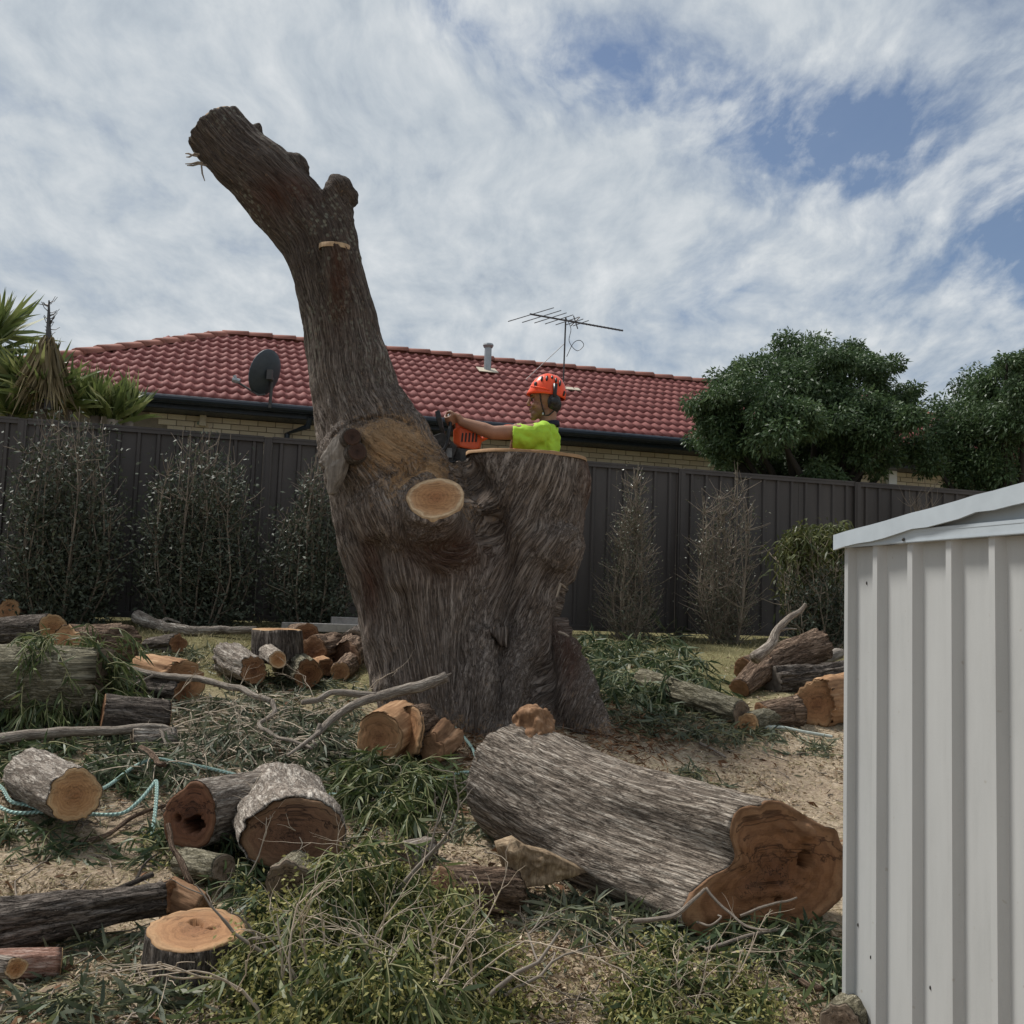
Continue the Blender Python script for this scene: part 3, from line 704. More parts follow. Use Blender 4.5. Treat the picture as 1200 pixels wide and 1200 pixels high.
def on_roof(px, py):
    d = ray(px, py); du, dv = to_uv(d[0], d[1])   # z = EZ + (v-EV)*TAN
    D = (EZ - EV * TAN - EYE) / (d[2] - dv * TAN); return Vector((d[0] * D, d[1] * D, EYE + d[2] * D))
fb = on_roof(571, 437); dep = fb.y
ft = at(571.5, 403, dep); hgt = ft.z - fb.z
fl = MB(); fl.tube([fb - Vector((0, 0, .15)), fb + Vector((0, 0, hgt - .03))], .062, 14); fl.tube([fb + Vector((0, 0, hgt - .07)), fb + Vector((0, 0, hgt - .03)), fb + Vector((0, 0, hgt))], [.075, .095, .085], 14)
flo = fl.build('flue_pipe', M['galv'], roof_o, smooth=False)
MB().box(fb + Vector((0, -.03, .045)), (.34, .30, .012), RU @ Matrix.Rotation(SL, 3, 'X')).build('flashing', M['cream'], roof_o)

# satellite dish
db = on_roof(316, 478); dd = db.y
t = empty('satellite_dish', db, 'dark grey satellite dish on a short pole at the roof edge', 'satellite dish')
top = at(319, 446, dd); dc = at(311, 437, dd - .05)
MB().tube([db, Vector((db.x + .01, db.y, top.z - .02)), top], .022, 8).build('pole', M['antenna'], t)
nrm = Vector((-.70, .62, .34)).normalized()
dm = MB(); seg, rg = 28, 7; q = nrm.to_track_quat('Z', 'Y').to_matrix(); vs = []; fs = []
for side in (0, 1):
    for i in range(rg + 1):
        for j in range(seg):
            a = 2 * math.pi * j / seg; r = i / rg
            vs.append(dc + q @ Vector((.235 * r * math.cos(a), .32 * r * math.sin(a), .075 * r * r - (.014 if side else 0) - .05)))
o = (rg + 1) * seg
for i in range(rg):
    for j in range(seg):
        k2 = (j + 1) % seg; fs.append((i * seg + j, (i + 1) * seg + j, (i + 1) * seg + k2, i * seg + k2)); fs.append((o + i * seg + j, o + i * seg + k2, o + (i + 1) * seg + k2, o + (i + 1) * seg + j))
for j in range(seg): k2 = (j + 1) % seg; fs.append((rg * seg + j, o + rg * seg + j, o + rg * seg + k2, rg * seg + k2))
dm.add(vs, fs).build('reflector', M['dish'], t, smooth=True)
MB().box(dc + nrm * -.11, (.07, .07, .13)).tube([dc - nrm * .08, top], .03, 8).build('bracket', M['antenna'], t)
lnb = at(277, 447, dd - .02); foot = dc + q @ Vector((0, -.33, .02))
foot = at(303, 463, dd - .06)
MB().tube([foot + Vector((.10, -.06, .0)), foot, lnb], .014, 6).build('feed_arm', M['antenna'], t)
MB().tube([lnb + Vector((-.05, .0, .02)), lnb + Vector((.05, 0, 0))], .035, 8).tube([lnb + Vector((-.03, 0, .08)), lnb + Vector((0, 0, -.02))], .022, 8).build('feed_horn', M['galv'], t)

# television antenna
ab = on_roof(660, 452); ad = ab.y
t = empty('television_antenna', ab, 'long thin rooftop television antenna on a mast above the helmeted worker', 'antenna')
mt = at(663, 372, ad)
mast = [ab, mt]; MB().tube(mast, .014, 8).build('mast', M['antenna'], t)
b0 = at(621, 368, ad - .35); b1 = at(730, 387.5, ad + .3); MB().tube([b0, b1], .016, 6).build('boom', M['antenna'], t)
ax = (b1 - b0).normalized(); side = at(668, 360, ad + .9) - at(600, 381, ad - .9); side = side.normalized()
for i, (f, L) in enumerate(((.02, .85), (.13, .74), (.22, .62), (.31, .55), (.40, .48), (.47, .36), (.54, .32))):
    c = b0.lerp(b1, f); MB().tube([c - side * L, c + side * L], .008, 5).build('element', M['antenna'], t)
for i in range(11):
    c = b0.lerp(b1, .58 + .04 * i); MB().tube([c - side * .07, c + side * .07], .007, 5).build('element', M['antenna'], t)
c = b0.lerp(b1, .47); MB().tube([c + Vector((-.02, 0, .11)), c + Vector((.06, 0, -.12))], .01, 5).tube([c + Vector((-.08, 0, .03)), c + Vector((.10, 0, -.02))], .01, 5).tube([c + Vector((.09, 0, .09)), c + Vector((-.06, 0, -.07))], .01, 5).build('reflector', M['antenna'], t)
MB().tube([mast[0].lerp(mt, .62), on_roof(614, 447)], .0065, 5).build('stay', M['antenna'], t)
cab = spline([mt, at(669, 385, ad), at(667, 400, ad), at(676, 411, ad), at(684, 405, ad), at(680, 399, ad), at(672, 402, ad), at(664, 418, ad)], 40)
MB().tube([Vector(p) for p in cab], .006, 5).build('cable', M['antenna'], t)
MB().box(on_roof(666, 458) + Vector((.05, 0, .04)), (.30, .16, .015), RU @ Matrix.Rotation(SL, 3, 'X')).build('base_flashing', M['cream'], t)

# ------------------------------------------------------------ garden shed
SD = 3.6
sc0 = at(990, 725, SD); su0, sv0 = to_uv(sc0.x, sc0.y)   # far visible corner; wall runs towards the camera (-v)
top_z = at(1000, 643, SD - .03).z + .004
SB = -.08
su0 += .024
shed = empty('garden_shed', UV(su0 + .9, sv0 - 1.3, SB), 'pale cream ribbed steel garden shed with bluish grey gable at right edge', 'shed')
LW = 2.65
def shed_wall():
    p = .178; n = int(LW / p); prof = [(-.012, 0), (0, -.0)]
    prof = [(0, -.026), (.020, -.026), (.030, 0)]
    for k in range(1, n + 1):
        c = k * p - .012
        prof += [(c - .022, 0), (c - .0205, .0035), (c - .019, 0), (c - .014, 0), (c - .006, -.027), (c + .018, -.027), (c + .034, 0)]
    return profile_mesh('wall_sheet', prof, top_z - SB, .003)
wm = shed_wall()                      # local: x along wall, -y outward
o = link('wall_sheet', wm, M['shed']); o.parent = shed; o.matrix_parent_inverse = Matrix.Identity(4)
ex = -UV(0, 1); ey = UV(1, 0); o.matrix_basis = Matrix.Translation(UV(su0, sv0, SB) - shed.location) @ Matrix(((ex.x, ey.x, 0, 0), (ex.y, ey.y, 0, 0), (0, 0, 1, 0), (0, 0, 0, 1)))
def sbox(name, mat, u, v, z, du, dv, dz, bevel=0): return MB().box(UV(su0 + u, sv0 - v, z), (du, dv, dz), RU).build(name, mat, shed, bevel=bevel)
sbox('corner_post', M['shed'], .028, .0, (top_z + SB) / 2, .05, .008, top_z - SB)
# side wall (faces the fence) and back walls
sbox('side_wall', M['shed'], .9, .006, (top_z + SB) / 2 - .02, 1.74, .006, top_z - SB - .04)
sbox('side_wall', M['shed'], .9, LW - .006, (top_z + SB) / 2 - .02, 1.74, .006, top_z - SB - .04)
sbox('back_wall', M['shed'], 1.78, LW / 2, (top_z + SB) / 2 - .02, .006, LW - .02, top_z - SB - .04)
tr = MB(); tr.box(UV(su0 - .034, sv0 - LW / 2, top_z + .014), (.012, LW + .02, .030), RU).box(UV(su0 - .028, sv0 - LW / 2, top_z + .034), (.026, LW + .02, .010), RU).box(UV(su0 - .030, sv0 - LW / 2, top_z + .004), (.022, LW + .02, .006), RU)
tr.build('eave_channel', M['zinc'], shed)
# gable roof : barge board measured at two pixels
half = LW / 2
zb0 = at(979, 629, SD + .06).z; zb1 = at(1200, 569, 2.80).z
rise = (zb1 - zb0) / .86
zr = zb0 + rise * (half + .06)
def roofz(tt): return zb0 + rise * ((tt + .06) if tt < half else (2 * half - tt + .06))
gb = MB(); gi = MB(); n = 40; tt = np.linspace(-.03, LW + .06, n)
vs = []; fs = []
for i, q in enumerate(tt):
    wob = .0035 * math.sin(q * 21) + .002 * math.sin(q * 47 + 1)
    zt = roofz(min(max(q, -.06), LW + .06)); tk = .053 if q > -.03 else .05
    for (uu, zz) in ((-.052, zt - tk + wob), (-.052, zt + .3 * wob), (-.042, zt + .002), (-.042, zt - tk + wob)):
        vs.append(UV(su0 + uu, sv0 - q, zz))
for i in range(n - 1):
    for j in range(4): fs.append((i * 4 + j, i * 4 + (j + 1) % 4, i * 4 + 4 + (j + 1) % 4, i * 4 + 4 + j))
fs += [(0, 1, 2, 3), ((n - 1) * 4 + 3, (n - 1) * 4 + 2, (n - 1) * 4 + 1, (n - 1) * 4)]
gb.add(vs, fs).build('barge_board', M['zinc'], shed)
gi.add([UV(su0 - .012, sv0 - .0, top_z + .03), UV(su0 - .012, sv0 - LW, top_z + .03), UV(su0 - .012, sv0 - LW, roofz(LW) - .02), UV(su0 - .012, sv0 - half, roofz(half) - .02), UV(su0 - .012, sv0, roofz(0) - .02)], [(0, 1, 2, 3, 4)]).build('gable_panel', M['zinc'], shed)
for a, b in ((-.03, half), (half, LW + .06)):
    MB().add([UV(su0 - .042, sv0 - a, roofz(a) - .004), UV(su0 - .042, sv0 - b, roofz(b) - .004), UV(su0 + 1.85, sv0 - b, roofz(b) - .004), UV(su0 + 1.85, sv0 - a, roofz(a) - .004),
              UV(su0 - .042, sv0 - a, roofz(a) - .02), UV(su0 - .042, sv0 - b, roofz(b) - .02), UV(su0 + 1.85, sv0 - b, roofz(b) - .02), UV(su0 + 1.85, sv0 - a, roofz(a) - .02)],
             [(0, 1, 2, 3), (7, 6, 5, 4), (0, 4, 5, 1), (1, 5, 6, 2), (2, 6, 7, 3), (3, 7, 4, 0)]).build('roof_sheet', M['zinc'], shed)
for q in (.34, 1.2): MB().ball(UV(su0 - .043, sv0 - q, top_z + .010), .0055, 8, 6).build('screw', M['sawgrey'], shed)
for (q, z) in ((.09, at(1015, 683, SD - .1).z), (.12, at(1028, 1121, SD - .1).z), (.41, at(1117, 1160, SD - .4).z), (.05, at(1007, 1090, SD - .1).z)):
    MB().ball(UV(su0 - .001, sv0 - q, z), (.003, .003, .006), 6, 5, RU).build('dent', M['sawgrey'], shed)

# ------------------------------------------------------------ the half felled tree
TD = 6.95
def wp(px, py, D): return at(px, py, D)
def rp_(r, D): return r / FOC * D
LIMB = [(252, 152, 36, 6.985), (262, 164, 37, 6.98), (280, 184, 38.5, 6.97), (305, 205, 40, 6.96), (338, 238, 41, 6.95), (370, 283, 42.5, 6.94), (385, 322, 42, 6.93), (397, 368, 42, 6.92), (406, 415, 44, 6.90), (418, 468, 51, 6.88), (437, 518, 63, 6.86), (459, 565, 73, 6.86), (480, 620, 83, 6.88), (500, 680, 84, 6.9), (513, 740, 84, 6.9), (527, 790, 86, 6.9), (538, 840, 92, 6.9), (545, 900, 104, 6.9)]
STUMP = [(617, 535, 73, 7.0), (617, 570, 72, 7.0), (613, 620, 70, 7.0), (604, 670, 68, 7.0), (592, 720, 70, 7.0), (578, 780, 86, 6.96), (566, 840, 108, 6.92), (560, 900, 130, 6.9)]
ROOTR = [(632, 690, 28, 6.9), (640, 740, 30, 6.82), (655, 790, 32, 6.75), (670, 826, 30, 6.65), (690, 856, 24, 6.55), (708, 882, 16, 6.45)]
ROOTF = [(575, 760, 50, 6.72), (580, 815, 52, 6.55), (584, 860, 46, 6.42), (590, 900, 36, 6.3)]
ROOTL = [(480, 740, 34, 6.8), (478, 790, 34, 6.72), (474, 830, 30, 6.66), (466, 870, 22, 6.6)]
STUBB = [(518, 655, 44, 6.70), (516, 632, 46, 6.58), (513, 610, 42, 6.47), (511, 590, 38, 6.36), (510.6, 583, 38, 6.28)]
NECK = [(396, 372, 9, 6.70), (395, 340, 14, 6.675), (393, 310, 17, 6.66), (392, 289, 18, 6.655)]
KNOB = [(398, 350, 32, 6.92), (392, 300, 31, 6.93), (388, 255, 28, 6.94), (390, 228, 21, 6.93)]
CROTCH = [(528, 560, 34, 7.0), (545, 580, 40, 6.95), (560, 640, 50, 6.9)]
def chain(c): return [wp(a, b, D) for a, b, r, D in c], [rp_(r, D) for a, b, r, D in c]
FN = Vector((-.03, -.70, .68)).normalized(); FC = Vector(wp(510.6, 584.5, 6.285))
mb = MB(); SK = []
for c, w in ((LIMB, 1), (STUMP, 1), (ROOTR, 1), (ROOTF, .6), (ROOTL, .6), (STUBB, 1), (NECK, .6), (CROTCH, .5), (KNOB, 1)):
    P, r = chain(c)
    if c is STUBB: P[-2:] = [FC - FN * .10, FC - FN * .006]; r[-2:] = [.20, .192]
    mb.tube(P, r, 28); SK.append((P, r, w))
def pball(px, py, r, D, sx=1, sz=1): mb.ball(wp(px, py, D), (rp_(r, D) * sx, rp_(r, D), rp_(r, D) * sz), 16, 12)
pball(520, 634, 52, 6.68, 1.05, .9); pball(560, 600, 34, 6.8); pball(398, 222, 17, 6.9); pball(408, 230, 13, 6.93); pball(393, 214, 10, 6.9)
pball(303, 152, 6, 6.95, .8, 1.4); pball(343, 200, 20, 6.95); pball(412, 530, 34, 6.62); pball(640, 640, 38, 6.78); pball(470, 600, 60, 6.62)
pball(450, 545, 52, 6.62)
tm = remesh(mb, .0135, 5, .55)
P = getco(tm); Nn = getno(tm)
def seg_coords(P, pts):
    """coordinates that run with a limb: two across it and one along it"""
    pts = [Vector(p) for p in pts]; fr = frames(pts); A = np.array([f[0] for f in fr])
    T = np.array([f[1] for f in fr]); X0 = Vector((1, 0, 0)); Xs = []
    for t_ in T:
        t_ = Vector(t_); X0 = (X0 - t_ * X0.dot(t_)).normalized(); Xs.append(np.array(X0))
    Xs = np.array(Xs); Ys = np.cross(T, Xs); sl = np.concatenate([[0], np.cumsum(np.linalg.norm(np.diff(A, axis=0), axis=1))])
    bd = np.full(len(P), 1e9); bc = np.zeros((len(P), 3))
    for i in range(len(A) - 1):
        d = A[i + 1] - A[i]; L2 = d @ d; t = np.clip(((P - A[i]) @ d) / L2, 0, 1); q = P - (A[i] + t[:, None] * d)
        dist = np.linalg.norm(q, axis=1); m_ = dist < bd
        x = Xs[i] + (Xs[i + 1] - Xs[i]) * t[:, None]; y = Ys[i] + (Ys[i + 1] - Ys[i]) * t[:, None]
        cc = np.stack([(q * x).sum(1), (q * y).sum(1), sl[i] + t * math.sqrt(L2)], 1); bd = np.where(m_, dist, bd); bc = np.where(m_[:, None], cc, bc)
    return bc
LP = np.array(chain(LIMB)[0])[::-1]; SP = np.array(chain(STUMP)[0])[::-1]
def proj_np(P):
    q = (P - np.array([0, 0, EYE])) @ CR; return 600 + q[:, 0] / -q[:, 2] * FOC, 600 - q[:, 1] / -q[:, 2] * FOC
def smooth(t): t = np.clip(t, 0, 1); return t * t * (3 - 2 * t)
Lx = np.interp(P[:, 2], LP[:, 2], LP[:, 0]); Sx = np.interp(P[:, 2], SP[:, 2], SP[:, 0])
tt_ = smooth((P[:, 0] - (Lx - .35)) / (Sx - Lx + .75))
lean = (Lx - LP[2, 0]) * (1 - tt_) + (Sx - SP[2, 0] + .25 * (P[:, 2] - SP[2, 2])) * tt_
low = np.stack([P[:, 0] - lean - LP[2, 0], P[:, 1] - 6.9, P[:, 2] - LP[0, 2]], 1)
sk = seg_coords(P, LP)
zc_ = wp(480, 560, 6.9).z
wl = smooth((P[:, 2] - (zc_ - .1)) / .35) * (P[:, 0] < wp(528, 550, 6.9).x)
bk = low * (1 - wl[:, None]) + sk * wl[:, None]
stc = seg_coords(P, chain(STUBB)[0]); ws_ = np.exp(-(np.linalg.norm(P - np.array(wp(515, 610, 6.45)), axis=1) / .22) ** 4)[:, None]
bk = bk * (1 - ws_) + (stc * np.array([1, 1, 1.0]) + np.array([.3, 0, 0])) * ws_
wbk = bk + .022 * (np.stack([fbm(P * 3, 30, 2), fbm(P * 3, 31, 2), 0 * P[:, 0]], 1) - .5) * np.array([1.6, 1.6, 0])
wbk = wbk * np.array([1, .35, 1]); bk = wbk
big_ = fbm(P * 2.6, 11, 3) - .5
mid_ = fbm(P * 8, 12, 3) - .5
rid = 1 - np.abs(2 * fbm(wbk * np.array([19, 19, 1.3]), 13, 2) - 1)
rid2 = 1 - np.abs(2 * fbm(wbk * np.array([38, 38, 3.0]), 14, 2) - 1)
h = big_ * .075 + mid_ * .026 + (rid - .72) * .042 + (rid2 - .7) * .020 + .012
upz = P[:, 2]
thin = np.interp(upz, [2.6, 3.6], [1, .62]); h *= thin
sc = wp(511, 584, 6.33); dsc = np.linalg.norm(P - np.array(sc), axis=1); h *= np.clip((dsc - .12) / .20, .12, 1)
topz = wp(617, 538, 7.0).z; onst = np.clip((topz - .03 - P[:, 2]) / .1, 0.1, 1); stm = (P[:, 0] > wp(540, 540, 7).x) & (P[:, 2] > topz - .3); h = np.where(stm, h * onst, h)
qx, qy = proj_np(P)
def groove(line, w, dep, yb=.35):
    d_ = np.full(len(P), 1e9)
    for (a, b) in zip(line[:-1], line[1:]):
        a, b = np.array(a, float), np.array(b, float); t = np.clip(((qx - a[0]) * (b[0] - a[0]) + (qy - a[1]) * (b[1] - a[1])) / ((b - a) @ (b - a)), 0, 1)
        d_ = np.minimum(d_, np.hypot(qx - a[0] - t * (b[0] - a[0]), qy - a[1] - t * (b[1] - a[1])))
    return -dep * np.exp(-(d_ / w) ** 2) * (Nn[:, 1] < yb)
h = h + groove([(548, 560), (572, 610), (590, 650), (598, 700), (592, 760), (585, 830)], 17, .13) + groove([(672, 700), (652, 750), (640, 790), (628, 840), (610, 880)], 14, .12)
h = h + groove([(470, 700), (486, 760), (505, 830), (520, 880)], 11, .05) + groove([(640, 580), (648, 640), (640, 690)], 12, .045) + groove([(440, 640), (446, 700), (462, 770)], 10, .04) + groove([(560, 700), (545, 760), (548, 820), (555, 870)], 9, .035)
# saw kerf round the limb
ka, kb = np.array(wp(395, 507, 6.4)), np.array(wp(470, 491, 6.45)); kn = np.array(wp(437, 480, 6.4)) 
kz = np.interp(P[:, 0], [wp(385, 500, 6.4).x, wp(410, 492, 6.4).x, wp(440, 484, 6.4).x, wp(475, 492, 6.4).x], [wp(385, 514, 6.4).z, wp(410, 492, 6.4).z, wp(440, 484, 6.4).z, wp(475, 492, 6.4).z])
kerf = (np.abs(P[:, 2] - kz) < .009) & (P[:, 0] > wp(385, 500, 6.4).x) & (P[:, 0] < wp(478, 500, 6.4).x) & (Nn[:, 1] < 0)
h = np.where(kerf, h - .022, h)
P2 = P + Nn * h[:, None]
cap_ = (P2[:, 0] > wp(538, 540, 7).x) & (P2[:, 2] > topz - .02); P2[:, 2] = np.where(cap_, np.minimum(P2[:, 2], topz - .014 + .02 * (P2[:, 0] - wp(617, 538, 7).x) * -1), P2[:, 2])
fq = (P2 - np.array(FC)) @ np.array(FN); P2 -= np.where((dsc < .30) & (fq > 0), fq, 0)[:, None] * np.array(FN)
setco(tm, P2)
add_attr(tm, 'bk', bk)
d1 = (P - np.array(wp(462, 525, 6.45))) / np.array([.27, .5, .20]); d2 = (P - np.array(wp(495, 560, 6.45))) / np.array([.24, .5, .22]); d3 = (P - np.array(wp(520, 592, 6.45))) / np.array([.30, .4, .16])
dust = np.maximum(1.25 * np.exp(-(d1 ** 2).sum(1)), np.maximum(1.1 * np.exp(-(d2 ** 2).sum(1)), .65 * np.exp(-(d3 ** 2).sum(1)))) * np.clip(.55 + .6 * Nn[:, 2] - .25 * Nn[:, 1], 0, 1)
dust = np.where(dsc < .24, dust * .35, dust) * .92
gl = P[:, 2] - gz(P[:, 0], P[:, 1]); dust = np.maximum(dust, .5 * np.exp(-(np.clip(gl, 0, 9) / .10) ** 2) * np.clip(.4 + Nn[:, 2], 0, 1))
add_attr(tm, 'dust', np.clip(dust, 0, 1.2))
rust = np.zeros(len(P))
for (px, py, D, sx, sz) in ((525, 645, 6.4, .30, .16), (397, 330, 6.65, .07, .28), (430, 680, 6.45, .07, .30), (668, 760, 6.6, .10, .3), (330, 225, 6.7, .22, .14), (690, 560, 6.8, .05, .35)):
    q = (P - np.array(wp(px, py, D))) / np.array([sx, .35, sz]); rust = np.maximum(rust, np.exp(-(q ** 2).sum(1)))
add_attr(tm, 'rust', rust)
base = G(560, 862)
tree = empty('tree_stump', Vector((base.x, base.y + .45, base.z)), 'huge rough barked gum tree trunk with one tall leaning limb and a sawn off half', 'tree')
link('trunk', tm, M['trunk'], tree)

def disc(name, outline, nrm, mat, parent, rings=14, dome=.0, rough=.004, holes=(), seed=0, thick=.02, **kw):
    """cut face with real thickness: outline = list of 3D points; holes = (x, y, r, depth) in face coordinates scaled to radius 1"""
    O = np.array(outline, float); c = O.mean(0); n = np.array(nrm, float); n /= np.linalg.norm(n)
    ref = np.array([0, 0, 1.0]) if abs(n[2]) < .8 else np.array([0, 1.0, 0]); ex = np.cross(ref, n); ex /= np.linalg.norm(ex); ey = np.cross(n, ex)
    S = len(O); sz = np.linalg.norm(O - c, axis=1).mean(); vs = []; rp = []
    for i in range(rings + 1):
        f = i / rings
        for j in range(S):
            p = c + (O[j] - c) * f; vs.append(p); q = p - c; rp.append((q @ ex / sz + seed * 3.1, q @ ey / sz, f))
    V = np.array(vs); rp = np.array(rp); q = np.stack([rp[:, 0] - seed * 3.1, rp[:, 1]], 1)
    dz = (fbm(np.c_[q * 5, np.full(len(q), seed)], 40 + seed, 3) - .5) * rough * 2 + dome * (1 - rp[:, 2] ** 2)
    for (hx, hy, hr, hd) in holes:
        dd = np.hypot(q[:, 0] - hx, q[:, 1] - hy) + (fbm(np.c_[q * 7, np.full(len(q), 5.)], 77, 2) - .5) * hr * 1.1
        dz -= hd * np.clip((hr - dd) / (hr * .35), 0, 1)
    dz *= np.where(rp[:, 2] > .97, .3, 1)
    V += n * dz[:, None]
    back = O - n * thick; V = np.vstack([V, back]); rp = np.vstack([rp, rp[-S:]])
    jj = np.arange(S); k2 = (jj + 1) % S; F = [np.stack([i * S + jj, (i + 1) * S + jj, (i + 1) * S + k2, i * S + k2], 1) for i in range(rings + 1)]
    F = np.concatenate(F)
    # orientation: make normals follow n
    a, b, cc = V[F[S * 3, 0]], V[F[S * 3, 1]], V[F[S * 3, 2]]
    if np.cross(b - a, cc - a) @ n < 0: F = F[:, ::-1]
    me = np_mesh(name, V, F, True, {'rp': rp}); return link(name, me, mat, parent, **kw)
def circ_outline(c, n, r, S=56, wob=.05, seed=0, sx=1.0):
    n = Vector(n).normalized(); ex = (Vector((0, 0, 1)) if abs(n.z) < .8 else Vector((0, 1, 0))).cross(n).normalized(); ey = n.cross(ex); out = []
    a = np.linspace(0, 2 * math.pi, S, endpoint=False); k = fbm(np.c_[np.cos(a) * 1.6, np.sin(a) * 1.6, np.full(S, seed * 7.)], 50, 3) - .5
    for i in range(S): rr = r * (1 + wob * 2 * k[i]); out.append(Vector(c) + ex * (rr * sx * math.cos(a[i])) + ey * (rr * math.sin(a[i])))
    return out
# branch stub face (faces up and out), stump top, limb end, small cut on the limb
def px_outline(pxs, P0, n, S=64):
    n = Vector(n).normalized(); out = []
    for (x, y) in pxs:
        d = Vector(ray(x, y)); C0 = Vector((0, 0, EYE)); D = (Vector(P0) - C0).dot(n) / d.dot(n); out.append(np.array(C0 + d * D))
    out = np.array(out); out = np.vstack([out, out[:1]]); L = np.concatenate([[0], np.cumsum(np.linalg.norm(np.diff(out, axis=0), axis=1))])
    q = np.linspace(0, L[-1], S, endpoint=False); r = np.stack([np.interp(q, L, out[:, k]) for k in range(3)], 1)
    for _ in range(1): r = .25 * np.roll(r, 1, 0) + .5 * r + .25 * np.roll(r, -1, 0)
    return r
ell = lambda cx, cy, a, b, n=24: [(cx + a * math.cos(2 * math.pi * i / n), cy + b * math.sin(2 * math.pi * i / n)) for i in range(n)]
fn = Vector((-.03, -.70, .68))
face_px = [(475, 583), (479, 574), (488, 567), (500, 562), (514, 560), (528, 562), (539, 568), (544, 577), (543, 588), (537, 597), (525, 604), (508, 608), (494, 605), (482, 597)]
disc('cut_face', px_outline(face_px, FC + FN * .012, fn), fn, M['fresh'], tree, 16, 0, .004, seed=1, thick=.03, label='pale freshly sawn branch face with darker heart')
tn = Vector((.02, -.015, 1)).normalized(); tcn = Vector(wp(617, 538, 7.0)) + Vector((0, 0, .012))
disc('cut_face', circ_outline(tcn, tn, rp_(72.5, 7.0), 96, .11, 3), tn, M['orange'], tree, 14, .0, .012, seed=2, thick=.022, label='tan sawn top of the stump half')
ln = Vector(wp(252, 152, 6.985)) - Vector(wp(280, 184, 6.97)); ln.normalize()
disc('cut_face', circ_outline(Vector(wp(252, 152, 6.985)) + ln * .006, ln, rp_(34.5, 7), 56, .04, 4), ln, M['tan'], tree, 10, 0, .006, seed=3, thick=.03)
nn_ = Vector((0, -.10, 1)).normalized(); disc('cut_face', circ_outline(Vector(wp(392, 288, 6.655)) + Vector((0, 0, .004)), nn_, rp_(18.5, 6.65), 32, .03, 5), nn_, M['fresh'], tree, 8, 0, .002, seed=4, thick=.03)
# torn dead flap and knots on the left shoulder
def slab(name, pxs, D0, D1, thick, mat, parent, dome=.35, rough=.3, freq=22, **kw):
    """thick irregular plate: pixel outline on a plane that runs from depth D0 (left) to D1 (right)"""
    xs_ = [p[0] for p in pxs]; a, b = min(xs_), max(xs_)
    F = np.array([np.array(wp(x, y, D0 + (D1 - D0) * (x - a) / (b - a))) for x, y in pxs]); c = F.mean(0)
    n = np.cross(F[len(F) // 3] - F[0], F[2 * len(F) // 3] - F[0]); n /= np.linalg.norm(n)
    if n[1] > 0: n = -n
    F = np.concatenate([F + (np.roll(F, -1, 0) - F) * q_ for q_ in (0, .2, .4, .6, .8)], 1).reshape(-1, 3); n0 = len(F); R_ = 14; V = []
    for i in range(R_ + 1):
        f = i / R_
        for p in F: q = c + (p - c) * f; V.append(q + n * ((1 - f ** 3) * thick * dome + rough * thick * (vnoise(np.array([q * freq]), 4)[0] + .5 * vnoise(np.array([q * freq * 2.7]), 5)[0] - .75)))
    V += [p - n * thick for p in F]; V = np.array(V); Fs = []
    jj = np.arange(n0); k2 = (jj + 1) % n0
    for i in range(R_ + 1): Fs.append(np.stack([i * n0 + jj, (i + 1) * n0 + jj, (i + 1) * n0 + k2, i * n0 + k2], 1))
    return link(name, np_mesh(name, V, np.concatenate(Fs), True, {'bk': V[:, [0, 1, 2]] - c}), mat, parent, **kw)
slab('bark_flap', [(402, 507), (396, 509), (390, 514), (385, 521), (380, 529), (376, 536), (373, 542), (377, 545), (381, 549), (380, 556), (384, 563), (383, 570), (385, 580), (389, 577), (392, 570), (397, 562), (401, 553), (404, 541), (406, 530), (406, 518)], 6.42, 6.32, .05, M['flap'], tree, label='grey torn flap of dead wood')
kb_ = MB()
for (x, y, r) in ((412, 512, 12), (418, 529, 13)):
    me = MB(); c = wp(x, y, 6.24); me.tube([c + Vector((-.06, .26, .02)), c + Vector((-.02, .08, 0)), c], [rp_(r, 6.3) * 1.3, rp_(r, 6.3) * 1.05, rp_(r, 6.3) * .9], 18)
    o = me.mesh('knot', True); add_attr(o, 'bk', getco(o) - np.array(c)); link('knot', o, M['darkbark'], tree)
    disc('cut_face', circ_outline(c + Vector((.004, -.006, 0)), Vector((.15, -1, .1)), rp_(r, 6.3) * .82, 28, .08, int(x)), Vector((.15, -1, .1)), M['knot'], tree, 6, 0, .004, seed=6, thick=.01)
tw = MB()
for (a, b, c) in (((226, 182), (221, 180), (217, 180)), ((232, 190), (224, 192), (217, 192)), ((233, 192), (226, 194), (219, 194)), ((236, 193), (237, 203), (240, 212)), ((228, 180), (222, 184), (218, 184))):
    tw.tube([wp(a[0] + 6, a[1] + 1, 6.85), wp(*a, 6.85), wp(*b, 6.83), wp(*c, 6.82)], [.008, .007, .006, .003], 5)
for (a, b, c) in (((655, 741), (662, 743), (667, 746)), ((662, 688), (657, 684), (652, 700)),): tw.tube([wp(*a, 6.5), wp(*b, 6.42), wp(*c, 6.4)], [.010, .008, .005], 5)
tw.build('twig', M['drytwig'], tree)
